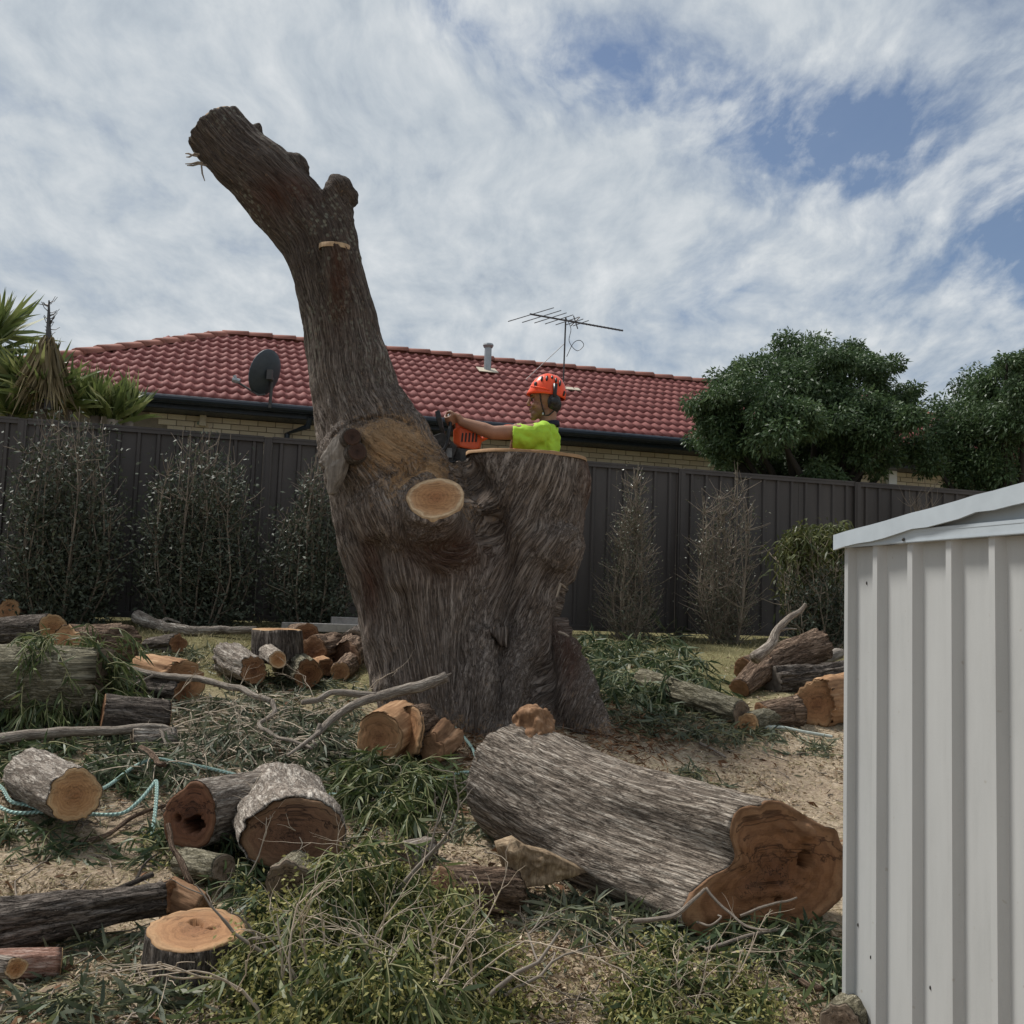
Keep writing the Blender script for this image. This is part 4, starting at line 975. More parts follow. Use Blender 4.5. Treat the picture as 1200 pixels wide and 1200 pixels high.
# ------------------------------------------------------------ shrubs, yuccas and trees
def fine_tubes(paths, name, mat, parent, seg=4, **kw):
    b = MB()
    for pts, r in paths: b.tube(pts, r, seg, False)
    return b.build(name, mat, parent, smooth=True, **kw)
def shrub(px, v, h, w, nstem, nleaf, leaf, mat, label, group=None, lowbias=1.3, twiggy=.35, name='shrub', droopy=0.0, twmat='drytwig', wtop=.55, lo=.03, ll=.045, thick=.014):
    """columnar bush: stems rise from a spread base, side twigs carry the leaves; wtop is the width at the top relative to w"""
    d = ray(px, 735); du, dv = to_uv(d[0], d[1]); D = v / dv; x, y = d[0] * D, d[1] * D; b = Vector((x, y, float(gz(x, y)) - .02))
    t = empty(name, b, label, 'shrub', group); paths = []; ends = []
    for i in range(nstem):
        a = random.uniform(0, 6.28); sp = random.random() ** .6; hh = h * (random.uniform(.72, 1.0) if sp < .6 else random.uniform(.45, .95))
        q = Vector((math.cos(a) * w * .5 * sp, math.sin(a) * w * .30 * sp, 0)); J = lambda s: Vector((random.gauss(0, s), random.gauss(0, s * .7), 0))
        p0 = b + q * .45; pts = [p0, b + q * .8 + J(.02) + Vector((0, 0, hh * .33)), b + q * (.45 + .5 * wtop) + J(.03) + Vector((0, 0, hh * .68)), b + q * wtop + J(.04) + Vector((0, 0, hh))]
        S = spline(pts, 9); rr = np.linspace(random.uniform(.5, 1.1) * thick, .0022, 9); paths.append(([Vector(p) for p in S], list(rr)))
        for k in range(13 if nstem > 20 else 34):
            j = random.randint(0, 7); p = Vector(S[j]); wide = 1.25 - .75 * (j / 7) * (1 - wtop * .5)
            u = Vector((random.gauss(0, 1.0), random.gauss(0, .6), random.uniform(.3, 1.8))).normalized(); L = min(.30, h * random.uniform(.08, .2)) * wide
            m1 = p + u * L * .5 + Vector((random.gauss(0, .012), random.gauss(0, .012), 0)); e = p + u * L + Vector((0, 0, random.uniform(-.02, .05)))
            paths.append(([p, m1, e], [.004, .0028, .0014])); ends.append((p, e))
    fine_tubes(paths, 'stem', M[twmat], t)
    n = nleaf; E = np.array([[list(a), list(c)] for a, c in ends]); hb = (E[:, 1, 2] - b.z) / h
    wt = np.clip(1.0 - hb, .02, 1) ** lowbias + twiggy * .12; wt /= wt.sum(); ix = RNG.choice(len(E), n, p=wt)
    f = RNG.random(n)[:, None]; Pp = E[ix, 0] + (E[ix, 1] - E[ix, 0]) * f + RNG.normal(size=(n, 3)) * np.array([w * .055, w * .05, h * .03])
    Pp[:, 2] = np.maximum(Pp[:, 2], b.z + lo)
    Dn = unit(E[ix, 1] - E[ix, 0]) * .5 + RNG.normal(size=(n, 3)) * .6; Dn[:, 2] -= droopy
    V, F, r = leaf_arrays(Pp, Dn, leaf * RNG.uniform(.6, 1.3, n), leaf * ll / .1 * RNG.uniform(.7, 1.2, n), .1 + droopy * .4, np.clip(RNG.beta(2, 3, n), 0, 1), simple=True)
    link('foliage', np_mesh('foliage', V, F, True, {'rnd': r}), M[mat], t, kind='stuff')
    return t
gs = 'dark shrubs along the steel fence'
shrub(66, 9.75, 1.98, 1.18, 46, 19000, .048, 'hedge', 'leftmost dark bushy shrub below the yucca in front of the fence', gs, 1.25, .5, wtop=.62)
shrub(226, 9.7, 1.88, 1.18, 46, 18000, .048, 'hedge', 'dark bushy shrub in front of the fence below the satellite dish', gs, 1.2, .5, wtop=.66)
shrub(364, 9.6, 1.70, .88, 32, 11000, .046, 'hedge', 'dark shrub with thin top partly hidden behind the tree trunk', gs, 1.2, .5, wtop=.55)
g2 = 'thin upright shrubs beside the fence'
shrub(737, 9.75, 1.84, .66, 16, 4200, .030, 'hedgedry', 'thin sparse twiggy shrub just right of the sawn stump', g2, .4, .9, wtop=.42, thick=.010)
shrub(855, 9.55, 1.86, .78, 18, 4200, .030, 'hedgedry', 'tall bare stemmed twiggy shrub against the fence under the big green tree', g2, .9, .4, twmat='drytwig', wtop=.75, thick=.013)
shrub(958, 9.2, .85, .85, 24, 4200, .046, 'hedge', 'low dark leafy shrub beside the left end of the shed', None, .2, 1.0, wtop=.9)
shrub(955, 9.4, 1.30, .85, 18, 3200, .10, 'olive', 'yellow green drooping leafed bush rising behind the shed corner', None, -1.6, .6, droopy=.8, twmat='twig', ll=.022, wtop=1.0)
shrub(1078, 10.0, 1.92, .40, 18, 60, .025, 'hedgedry', 'small bare twiggy shrub top showing above the shed roof', None, .9, .4, wtop=.8, thick=.008)

def rosette(c, n, L, up, t, mat, spread=1.0, seed=0):
    P = np.repeat(np.array([list(c)]), n, 0) + RNG.normal(size=(n, 3)) * .02
    a = RNG.uniform(0, 6.28, n); e = RNG.uniform(-.25, 1.0, n) * spread + up
    Dn = np.stack([np.cos(a) * np.cos(e), np.sin(a) * np.cos(e), np.sin(e)], 1)
    ln = L * RNG.uniform(.7, 1.1, n); V, F, r = leaf_arrays(P, Dn, ln, .055 * RNG.uniform(.8, 1.2, n), RNG.uniform(.0, .22, n), RNG.random(n))
    return V, F, r
def merge(parts):
    Vs, Fs, rs, o = [], {}, [], 0
    for V, F, r in parts:
        for i, f in enumerate(F): Fs.setdefault(f.shape[1] * 10 + i, []).append(f + o)
        Vs.append(V); rs.append(r); o += len(V)
    return np.concatenate(Vs), [np.concatenate(f) for f in Fs.values()], np.concatenate(rs)
def yucca(label, heads, stalk=None, v=11.3):
    hx = [at(x, y, D) for x, y, D, *_ in heads]; bx = sum((p.x for p in hx)) / len(hx); by = sum((p.y for p in hx)) / len(hx)
    t = empty('yucca_plant', (bx, by, 1.38), label, 'yucca', 'yuccas behind the fence'); tr = MB(); parts = []
    for p, (x, y, D, n, L, up) in zip(hx, heads):
        tr.tube([Vector((bx + (p.x - bx) * .3, by + (p.y - by) * .3, 1.3)), Vector((p.x * .8 + bx * .2, p.y, (1.4 + p.z) / 2)), p], [.09, .08, .06], 10)
        parts.append(rosette(p, n, L, up, t, None))
    V, F, r = merge(parts)
    tr.build('trunk', M['drytwig'], t, smooth=True); 
    link('blades', np_mesh('blades', V, F, True, {'rnd': r}), M['yucca'], t, kind='stuff')
    return t
yucca('big green yucca with many spiky heads behind the fence at far left', [(-25, 420, 11.5, 130, .85, .2), (18, 450, 11.3, 120, .72, .15), (50, 466, 11.2, 130, .70, .2), (-45, 470, 11.4, 90, .8, .15), (-5, 395, 11.7, 80, .7, .35), (15, 488, 11.3, 90, .6, .3), (80, 478, 11.3, 90, .62, .35)])
ty = yucca('bright green low yucca behind the fence next to the brick wall', [(112, 488, 11.4, 100, .60, .6), (150, 494, 11.5, 90, .58, .75), (132, 492, 11.3, 70, .5, .8)])
# spent flower stalk with a skirt of dead blades
c = at(57, 396, 11.0); t = empty('dead_yucca_head', at(57, 470, 11.0), 'dried yucca head with drooping straw coloured skirt and bare flower stalk', 'yucca')
n = 260; P_ = np.array(c) + np.stack([RNG.normal(0, .035, n), RNG.normal(0, .035, n), RNG.uniform(-.16, .02, n)], 1); a = RNG.uniform(0, 6.28, n)
Dn = np.stack([np.cos(a) * .42, np.sin(a) * .42, np.full(n, -1.0)], 1)
V, F, r = leaf_arrays(P_, Dn, .72 * RNG.uniform(.6, 1.1, n), .04, .05, RNG.random(n)); link('dead_blades', np_mesh('dead_blades', V, F, True, {'rnd': r}), M['yuccadry'], t, kind='stuff')
sp_ = [at(57, 480, 11.0), at(57, 400, 11.0), at(57, 375, 11.0), at(57.5, 352, 11.0)]; MB().tube(sp_, [.05, .035, .02, .008], 8).build('stalk', M['antenna'], t)
tb = MB()
for i in range(34):
    f = random.random(); p = sp_[1].lerp(sp_[3], f); u = Vector((random.choice((-1, 1)) * random.uniform(.4, 1), random.uniform(-.6, .6), random.uniform(-.1, .5))); L = random.uniform(.05, .17) * (1 - abs(f - .65))
    tb.tube([p, p + u * L * .6, p + u * L + Vector((0, 0, random.uniform(.0, .05)))], [.006, .004, .003], 4)
tb.build('flower_twig', M['antenna'], t)

def tree_behind(name, label, lobes, D, n, leaf, seed):
    """lobes: (px, py, r_px) clumps that make an uneven crown; trunk and limbs run to them"""
    rg = np.random.default_rng(seed); cx = np.mean([l[0] for l in lobes]); p0 = at(cx, 560, D); t = empty(name, (p0.x, p0.y, 1.38), label, 'tree')
    tb = MB(); base = Vector((p0.x, p0.y, 1.3)); fork = base + Vector((.05, 0, .9)); tb.tube([base, base + Vector((.02, 0, .5)), fork], [.14, .11, .10], 10)
    parts = []; nl = 0
    for (px, py, r) in lobes:
        dd = D + rg.uniform(-.9, .9); c = np.array(at(px, py, dd)); rr = r / FOC * dd
        mid = fork.lerp(Vector(c), .55) + Vector((rg.normal() * .08, rg.normal() * .08, .1)); tb.tube([fork, mid, Vector(c)], [.06, .04, .015], 6)
        for k in range(15):                                  # sub clumps give the ragged outline
            u = unit(rg.normal(size=(1, 3)))[0] * np.array([1, 1, .85]); cc = c + u * rr * rg.uniform(.35, .95); sr = rr * rg.uniform(.30, .50)
            m_ = int(n * 1.5 * (r / 60) ** 2 / 15)
            q = unit(rg.normal(size=(m_, 3))) * (rg.random((m_, 1)) ** .45) * sr * np.array([1.1, 1.1, .8])
            Pp = cc + q; Dn = unit(q) * .7 + rg.normal(size=(m_, 3)) * .5; Dn[:, 2] -= .35
            parts.append(leaf_arrays(Pp, Dn, leaf * rg.uniform(.6, 1.3, m_), leaf * .38 * rg.uniform(.7, 1.2, m_), .1, np.clip(rg.beta(2, 2.6, m_) * .8 + rg.uniform(-.08, .2), 0, 1), simple=True)); nl += m_
    tb.build('trunk', M['limb'], t, smooth=True)
    V, F, r = merge(parts); link('crown', np_mesh('crown', V, F, True, {'rnd': r}), M['crown'], t, kind='stuff')
L1 = [(900, 560, 34), (960, 566, 34), (826, 492, 36), (852, 470, 42), (868, 440, 34), (905, 442, 46), (935, 425, 40), (965, 432, 42), (1000, 428, 38), (1030, 440, 36), (1058, 470, 30), (1070, 488, 20), (1040, 495, 44), (1000, 480, 50), (955, 480, 54), (905, 495, 52), (880, 520, 46), (860, 515, 38), (930, 540, 42), (975, 540, 42), (1020, 530, 42), (1062, 520, 34), (835, 510, 30), (845, 525, 22)]
tree_behind('bushy_tree', 'broad dark green bushy tree rising over the fence in front of the red roof', L1, 12.6, 6800, .060, 5)
L2 = [(1110, 515, 36), (1140, 470, 42), (1125, 490, 36), (1165, 450, 34), (1190, 440, 34), (1200, 480, 56), (1160, 510, 50), (1120, 545, 34), (1165, 550, 40), (1210, 540, 50), (1250, 480, 60), (1240, 430, 40), (1290, 500, 60), (1180, 425, 22), (1092, 540, 24), (1098, 520, 22)]
tree_behind('leafy_tree', 'dark green leafy tree at the right edge above the shed roof', L2, 12.9, 5200, .060, 6)
# timber sleepers at the foot of the fence
p0, p1 = G(333, 736), G(418, 741)
g3 = 'grey timber boards at the foot of the fence'
q0, q1 = at(322, 733, 8.9), at(430, 738, 9.0)
def plank(a, b, w, h, label):
    d = b - a; t_ = MB(); Mx = d.normalized().to_track_quat('X', 'Z').to_matrix(); mid = (a + b) / 2
    o = t_.box((0, 0, 0), (d.length, w, h), Mx).build('timber_board', M['timber'], None, bevel=.006, label=label, cat='board', group=g3); o.location = mid
plank(at(330, 734, 8.95), at(432, 737, 9.1), .16, .07, 'long weathered grey timber board lying on the lawn by the fence')
plank(at(388, 728, 9.2), at(450, 730.5, 9.3), .16, .08, 'shorter grey timber board set higher beside the tree trunk')
# ------------------------------------------------------------ cut logs
def hit(px, py_c, r_px, contact):
    """centre point and radius of a log end seen at (px, py_c) whose underside touches the ground at pixel row `contact`"""
    g = G(px, contact); D = g.y + r_px / FOC * g.y * .35; return at(px, py_c, D), r_px / FOC * D
def log(label, A, B, ra, rb, bark='brownbark', fa='tan', fb=None, sx=1.0, lob=.10, ridge=.012, bend=0.0, seed=0, na=None, nb=None, cat='log', group='cut logs lying in the yard', name='log', segs=56, holes=(), faces=(1, 1), flat=0.0, lumps=()):
    """a sawn log from A to B (axis ends): bark, and a cut face at each end"""
    A, B = Vector(A), Vector(B); d = (B - A); L = d.length; d = d / L
    na = Vector(na).normalized() if na is not None else -d; nb = Vector(nb).normalized() if nb is not None else d
    while na.dot(-d) < .72: na = (na - d * .2).normalized()
    while nb.dot(d) < .72: nb = (nb + d * .2).normalized()
    ex = (Vector((0, 0, 1)).cross(d) if abs(d.z) < .9 else Vector((1, 0, 0)).cross(d)).normalized(); ey = d.cross(ex)
    exa, eya, da = np.array(ex), np.array(ey), np.array(d)
    S = segs; ni = max(8, int(L / .022)); ni = min(ni, 70); th = np.linspace(0, 2 * math.pi, S, endpoint=False)
    lo = fbm(np.c_[np.cos(th) * 1.3, np.sin(th) * 1.3, np.full(S, seed * 3.7)], 60, 3) - .5
    rows = []; bks = []
    for i in range(ni + 1):
        f = i / ni; s = f * L; r = ra + (rb - ra) * f
        sw = fbm(np.c_[np.cos(th) * 1.1, np.sin(th) * 1.1, np.full(S, s * 4 + seed)], 61, 2) - .5
        cx = r * (1 + lob * 2.2 * lo + .10 * sw)
        bk3 = np.c_[np.cos(th) * r, np.sin(th) * r, np.full(S, s)] + seed * 1.37
        rg = 1 - np.abs(2 * fbm(bk3 * np.array([24, 24, 3.5]), 62 + seed, 3) - 1)
        cx = cx + (rg - .75) * ridge * 2
        for (lf, lt, la, lw) in lumps: cx = cx + la * np.exp(-((f - lf) * L / lw) ** 2 - (np.angle(np.exp(1j * (th - lt))) * r / lw) ** 2)
        y = np.sin(th) * cx; y = np.where(y < 0, y * (1 - flat), y)
        off = ex * (bend * L * 4 * f * (1 - f))
        P = np.array(A) + da * s + np.array(off) + exa * (np.cos(th) * cx * sx)[:, None] + eya * y[:, None]
        # ends lie on their own cutting planes
        if i == 0 or i == ni:
            n = np.array(na if i == 0 else nb); c = np.array(A if i == 0 else B); P -= ((P - c) @ n / (da @ n))[:, None] * da
            bk3[:, 2] += .0
        rows.append(P); bks.append(bk3)
    c0, c1 = rows[0].mean(0), rows[-1].mean(0)
    V = np.concatenate([[c0 + da * .03 + (rows[0] - c0) * .93][0]] + rows + [c1 - da * .03 + (rows[-1] - c1) * .93]); K = np.concatenate([bks[0]] + bks + [bks[-1]])
    jj = np.arange(S); k2 = (jj + 1) % S; F = np.concatenate([np.stack([i * S + jj, i * S + k2, (i + 1) * S + k2, (i + 1) * S + jj], 1) for i in range(ni + 2)])
    mid = (A + B) / 2; zz = float(V[:, 2].min()); t = empty(name, Vector((mid.x, mid.y, zz)), label, cat, group)
    link('bark', np_mesh('bark', V, F, True, {'bk': K}), M[bark], t)
    for k, (row, n, fm) in enumerate(((rows[0], na, fa), (rows[-1], nb, fb or fa))):
        if not faces[k]: continue
        c = row.mean(0); disc('cut_face', c + (row - c) * .972 + np.array(n) * .003, n, M[fm], t, 12, 0, .005, holes if k == 0 else (), seed=seed % 9 + k, thick=.02)
    return t
def glog(label, pa, ra, ca, pb, rb, cb, **k):
    """ends given as photo pixel of the end centre, pixel radius, pixel row of ground contact"""
    A, r1 = hit(pa[0], pa[1], ra, ca); B, r2 = hit(pb[0], pb[1], rb, cb); return log(label, A, B, r1, r2, **k)
def at_g(px, py, off=0.0):
    g = G(px, py); return Vector((g.x, g.y, g.z + off))

# --- back left heap
E0 = Vector((0, 0, EYE))
def settle(A, B, ra, rb, sink=.02, flat=1.0):
    """slide a log along the line of sight until it rests on the ground"""
    A, B = Vector(A), Vector(B)
    def clear(k):
        c = 9
        for f in (0, .25, .5, .75, 1):
            p = E0 + (A.lerp(B, f) - E0) * k; r = (ra + (rb - ra) * f) * k * flat; c = min(c, p.z - r - float(gz(p.x, p.y)))
        return c
    lo_, hi_ = .75, 1.35
    for _ in range(30):
        m_ = (lo_ + hi_) / 2
        if clear(m_) > -sink: lo_ = m_
        else: hi_ = m_
    return E0 + (A - E0) * lo_, E0 + (B - E0) * lo_, ra * lo_, rb * lo_
def lg(label, A, B, ra, rb, rest=True, **k):
    if rest: A, B, ra, rb = settle(A, B, ra, rb)
    return log(label, A, B, ra, rb, **k)
def D_of(px, py): return G(px, py).y
D1 = 8.3
lg('pale cut log end at the left edge behind the other logs', at(8, 718, 8.5), at(40, 716, 8.95), .115, .11, bark='brownbark', fa='orange', na=(-.15, -.9, .25), seed=1)
lg('dark barked log laid across the bark log with small round pale end', at(61, 735.5, 7.35), at(-70, 746, 7.75), .092, .105, bark='darkbark', fa='tan', na=(.75, -.65, .05), seed=2, rest=False, ridge=.014)
lg('thick rough barked log with shaggy brown sides in the back left pile', at(76, 763, 7.35), at(146, 756, 7.9), .165, .150, bark='brownbark', fa='orange', na=(-.45, -.88, .1), seed=3, ridge=.030, lob=.12)
lg('dark log lying under the crossed log at far left', at(-40, 770, 7.15), at(52, 764, 7.4), .07, .07, bark='darkbark', fa='tan', seed=4)
lg('split log with bright orange torn top behind the long bare branch', at(216, 797, 6.95), at(166, 786, 7.15), .125, .11, bark='split', fa='orange', fb='tan', na=(.55, -.83, .1), seed=5, ridge=.020, lob=.16)
lg('dark bark slab lying below the orange split log', at(215, 812, 6.75), at(150, 806, 6.95), .08, .08, bark='darkbark', fa='redwood', seed=6, ridge=.02)
lg('large leafy covered log at left edge with mossy greyish bark', at(116, 800, 6.45), at(-60, 800, 6.15), .225, .235, bark='mossbark', fa='greywood', na=(.85, -.5, .15), seed=7, ridge=.014, lob=.08)
lg('dark rough log beside the mossy log under the long branch', at(120, 838, 6.15), at(197, 842, 6.3), .115, .10, bark='darkbark', fa='redwood', na=(-.9, -.4, .1), seed=8, ridge=.02)
lg('short grey log lying in leaves below the long bare branch', at(155, 868, 5.65), at(205, 866, 5.75), .065, .06, bark='greybark', fa='greywood', seed=9, ridge=.01)
lg('small broken log on the lawn near the fence with dark bark', at(208, 754, 7.95), at(174, 758, 8.15), .07, .06, bark='darkbark', fa='redwood', fb='split', na=(.7, -.7, .1), seed=10, ridge=.02)
# --- single log with round end, left
lg('grey barked log with round brown end lying beside the rope', at(87, 931, 4.78), at(35, 907, 5.25), .112, .125, bark='greybark', fa='tan', na=(.40, -.90, .12), seed=11, ridge=.012, sx=.98)
# --- hollow red log and big log
lg('red brown rotten hollow log beside the dark ended big log', at(224, 957, 4.55), at(330, 935, 5.1), .135, .13, bark='greybark', fa='rotwood', na=(-.18, -.97, .14), seed=12, ridge=.012, lob=.14, holes=((.15, -.25, .30, .12), (-.45, -.1, .13, .06)), sx=.82)
lg('big pale barked log with wide dark weathered end in the left foreground', at(342, 981, 4.3), at(322, 930, 5.05), .125, .14, bark='greybark', fa='darkwood', na=(.06, -.99, .12), seed=13, ridge=.013, lob=.17, sx=1.6, lumps=((.15, 2.0, .04, .15),))
lg('small mossy log below the dark weathered log end', at(338, 1036, 4.05), at(350, 1022, 4.45), .085, .09, bark='mossbark', fa='greywood', na=(.1, -.6, -.2), seed=14, ridge=.01)
lg('greyish log half buried in leaves below the hollow log', at(262, 1018, 4.05), at(215, 1010, 4.25), .05, .055, bark='mossbark', fa='greywood', seed=15, ridge=.01)
# --- round standing off cut, bottom left
c0 = at_g(220, 1146); 
lg('standing round log offcut with orange cracked top at bottom left', c0 + Vector((.0, .08, .125)), c0 + Vector((0, .08, -.05)), .150, .158, rest=False, bark='darkbark', fa='orange', na=(.05, -.16, .98), seed=16, ridge=.014, lob=.14, holes=((-.12, .26, .15, .035), (.10, .22, .10, .03), (.3, .1, .07, .02)), name='log_round', cat='log')
# --- long dark weathered trunk, lower left
lg('long dark weathered log lying from the left edge to the torn stub', at(200, 1050, 3.95), at(-70, 1096, 3.6), .050, .095, bark='darkbark', fa='redwood', na=(.9, -.3, .1), seed=17, ridge=.022, lob=.12)
sm = MB()
lg('torn brown stub of bark standing at the end of the dark weathered log', at(236, 1068, 3.95), at(196, 1050, 3.98), .055, .07, bark='torn', fa='torn', seed=18, rest=False, ridge=.02, lob=.2, name='bark_stub', cat='bark piece', group='torn bark pieces')
lg('reddish grey small log end at the lower left corner', at(70, 1130, 3.42), at(-50, 1135, 3.3), .048, .055, bark='pinkstick', fa='tan', seed=19, ridge=.006)
lg('short stub of pale branch crossing the reddish log at the lower left corner', at(18, 1134, 3.28), at(-30, 1128, 3.28), .030, .034, rest=False, bark='stick', fa='fresh', na=(.6, -.75, .2), seed=20, ridge=.004)
# --- centre foreground
lg('short dark barked log beside the pale split wedge', at(600, 1044, 4.40), at(520, 1042, 4.18), .085, .085, bark='brownbark', fa='darkwood', seed=21, ridge=.016)
lg('small grey log in the leaves at the centre foreground', at(470, 1005, 4.75), at(500, 995, 4.95), .065, .06, bark='greybark', fa='greywood', seed=22, ridge=.01)
# --- cluster left of the trunk
c0 = at_g(325, 778)
lg('standing round of dark barked log with pale tan top left of the trunk', at(325, 738, 7.35), at(326, 776, 7.32), .165, .17, rest=False, bark='darkbark', fa='tan', na=(0, -.03, 1), nb=(0, 0, -1), seed=23, ridge=.012, lob=.06, name='log_round')
lg('shaggy brown mound of bark log before the standing round', at(297, 786, 6.9), at(268, 772, 7.35), .085, .12, bark='greybark', fa='redwood', na=(.35, -.92, .1), seed=24, ridge=.02, lob=.14)
lg('small pale log resting between the mound and the round', at(326, 773, 6.85), at(313, 764, 7.25), .055, .062, bark='stick', fa='fresh', na=(.35, -.9, .15), seed=25, rest=False, ridge=.006)
lg('straw coloured rotten log in front of the standing round', at(362, 790, 6.7), at(336, 776, 7.1), .09, .10, bark='mossbark', fa='redwood', seed=26, ridge=.016, lob=.14)
lg('brown log with large ringed end right of the standing round', at(366, 764, 7.05), at(395, 758, 7.5), .105, .10, bark='brownbark', fa='redwood', na=(-.3, -.93, .15), seed=27, ridge=.02)
lg('small log with round ringed orange end left of the trunk', at(398, 788, 6.65), at(412, 776, 7.0), .062, .07, bark='brownbark', fa='orange', na=(-.15, -.97, .1), seed=28, ridge=.014)
lg('small half split log behind the ringed orange end', at(382, 782, 6.75), at(372, 776, 7.05), .055, .06, bark='split', fa='redwood', seed=29, ridge=.014)
lg('dark round log peeping out behind the standing round', at(359, 745, 7.7), at(345, 745, 8.1), .09, .09, bark='brownbark', fa='redwood', na=(.5, -.85, .1), seed=30, ridge=.012)
lg('brown rough bark log leaning against the left of the trunk', at(405, 770, 6.9), at(418, 756, 7.3), .10, .11, bark='brownbark', fa='darkwood', na=(-.7, -.6, .2), seed=31, ridge=.022)
lg('mossy bark piece at the left base of the trunk', at(415, 760, 7.2), at(424, 750, 7.5), .12, .10, bark='darkbark', fa='greywood', seed=32, ridge=.02)
# --- half rounds at the foot of the trunk
lg('flat orange faced half round leaning left at the foot of the trunk', at(444, 866, 5.75), at(470, 850, 6.02), .135, .14, bark='split', fa='orange', na=(-.35, -.93, .10), seed=33, ridge=.012, lob=.10)
lg('orange faced half round with bark edge next to the leaves at the trunk foot', at(478, 857, 5.72), at(495, 852, 5.92), .135, .13, bark='brownbark', fa='orange', na=(-.75, -.62, .2), seed=34, ridge=.014, lob=.08, sx=.8)
lg('brown broken bark chunk at the foot of the trunk beside the rope', at(506, 878, 5.7), at(520, 862, 5.95), .075, .10, bark='torn', fa='torn', na=(-.5, -.8, .1), seed=35, ridge=.025, lob=.2, name='bark_chunk', cat='bark piece', group='torn bark pieces')
# --- back right
lg('thick grey log with torn root lying across the right background', at(872, 787, 7.6), at(962, 756, 8.1), .095, .125, bark='brownbark', fa='torn', fb='greywood', nb=(.85, -.3, .4), seed=36, ridge=.02, lob=.12)
lg('grey forked root leg under the thick grey log', at(866, 808, 7.3), at(896, 782, 7.65), .065, .10, bark='brownbark', fa='torn', seed=37, ridge=.02, lob=.12)
lg('dark hollow split log behind the bright orange log', at(905, 798, 7.45), at(1010, 786, 7.9), .095, .08, bark='darkbark', fa='flap', seed=38, ridge=.035, lob=.2)
lg('bright orange cut log with broad oval face beside the shed', at(958, 824, 6.65), at(1030, 812, 7.1), .150, .15, bark='split', fa='orange', na=(-.15, -.98, .08), seed=39, ridge=.03, lob=.10, sx=.72)
lg('brown bark log lying in front of the bright orange cut log', at(938, 834, 6.45), at(892, 838, 6.35), .095, .075, bark='brownbark', fa='redwood', na=(.9, -.3, .2), seed=40, ridge=.012)
lg('smallest brown log with round face left of the bright orange log', at(876, 848, 6.1), at(915, 838, 6.4), .062, .06, bark='mossbark', fa='tan', na=(-.5, -.85, .1), seed=41, ridge=.01)
lg('long greenish grey log lying in green leaves right of the trunk', at(752, 800, 7.2), at(868, 836, 6.35), .085, .07, bark='mossbark', fa='greywood', seed=42, ridge=.012, bend=.03)
lg('pale weathered wood slab lying under the grey log at right', at(900, 796, 7.35), at(985, 765, 8.0), .05, .04, bark='flap', fa='greywood', seed=43, ridge=.015)
lg('cut log end at the bottom beside the shed wall', at(985, 1200, 3.3), at(1010, 1175, 3.6), .06, .06, bark='mossbark', fa='greywood', seed=44, ridge=.012)
# --- wedge of pale split wood
wv = [(585, 992), (606, 985), (622, 996), (645, 1001), (688, 1022), (660, 1032), (640, 1036), (612, 1042), (598, 1035)]
wo = slab('wood_wedge', wv, 4.28, 4.36, .10, M['paleslab'], None, dome=.03, rough=.42, freq=24); wo.name = 'wood_wedge'; tag(wo, 'pale triangular wedge of split wood leaning under the big fallen log', 'wood chunk')

# ------------------------------------------------------------ the big fallen log
out_px = [(858.7, 960), (868, 948), (884, 945), (890, 949), (897, 940), (913, 940), (929, 949), (951, 963), (967, 971), (979, 973), (980, 984), (991, 1003), (993, 1021), (991, 1040), (980, 1056), (961, 1072), (940, 1085), (919, 1088), (900, 1087), (873, 1091), (847, 1096), (820, 1096), (803, 1080), (801, 1067), (812, 1045), (833, 1027), (855, 1017), (863, 1006), (861, 996), (856, 978)]
fn2 = Vector((.42, -.90, .10)).normalized(); S = 120
FO = px_outline(out_px, at(915, 1020, 3.82), fn2, S); fc = FO.mean(0); FO = fc + (FO - fc) * 1.025
BO = np.array(circ_outline(at(607, 915, 5.0), Vector((-.55, .83, .0)), .275, S, .10, 8)); bc = BO.mean(0)
def best_roll(a, b):
    bb = None
    for rev in (1, -1):
        q = b[::rev]
        for k in range(len(b)):
            d = (((a - a.mean(0)) - np.roll(q, k, 0) + b.mean(0)) ** 2).sum()
            if bb is None or d < bb[0]: bb = (d, np.roll(q, k, 0))
    return bb[1]
BO = best_roll(FO, BO)
ni = 90; rows = []; K = []
per = np.concatenate([[0], np.cumsum(np.linalg.norm(np.diff(FO, axis=0), axis=1))]); Lg = np.linalg.norm(fc - bc)
angs = np.linspace(0, 2 * math.pi, S, endpoint=False)
for i in range(ni + 1):
    f = i / ni; w = f ** 1.8; c = bc + (fc - bc) * f; sh = (BO - bc) * (1 - w) + (FO - fc) * w
    sag = np.array([-.05, 0, -.03]) * math.sin(math.pi * f)
    rr = np.linalg.norm(sh, axis=1); k3 = np.c_[np.cos(angs) * .28, np.sin(angs) * .28, np.full(S, f * Lg) + .10 * np.sin(angs)]
    lump = fbm(np.c_[np.cos(angs) * 1.5, np.sin(angs) * 1.5, np.full(S, f * 4)], 70, 3) - .5
    rg = 1 - np.abs(2 * fbm(k3 * np.array([26, 26, 4]), 71, 3) - 1)
    rows.append(c + sag + sh * (1 + lump * .12 * (1 - w) + (.0 + (rg - .75) * .075)[:, None].T[0])[:, None]); K.append(k3)
rows = np.array(rows); E_ = np.array([0, 0, EYE])
def clr(k, sel): q = E_ + (rows[sel].reshape(-1, 3) - E_) * k; return float((q[:, 2] - gz(q[:, 0], q[:, 1])).min())
def kfor(sel):
    lo_, hi_ = .7, 1.3
    for _ in range(30):
        m_ = (lo_ + hi_) / 2
        if clr(m_, sel) > -.035: lo_ = m_
        else: hi_ = m_
    return lo_
kF, kB = kfor(slice(ni - 6, ni + 1)), kfor(slice(0, 20))
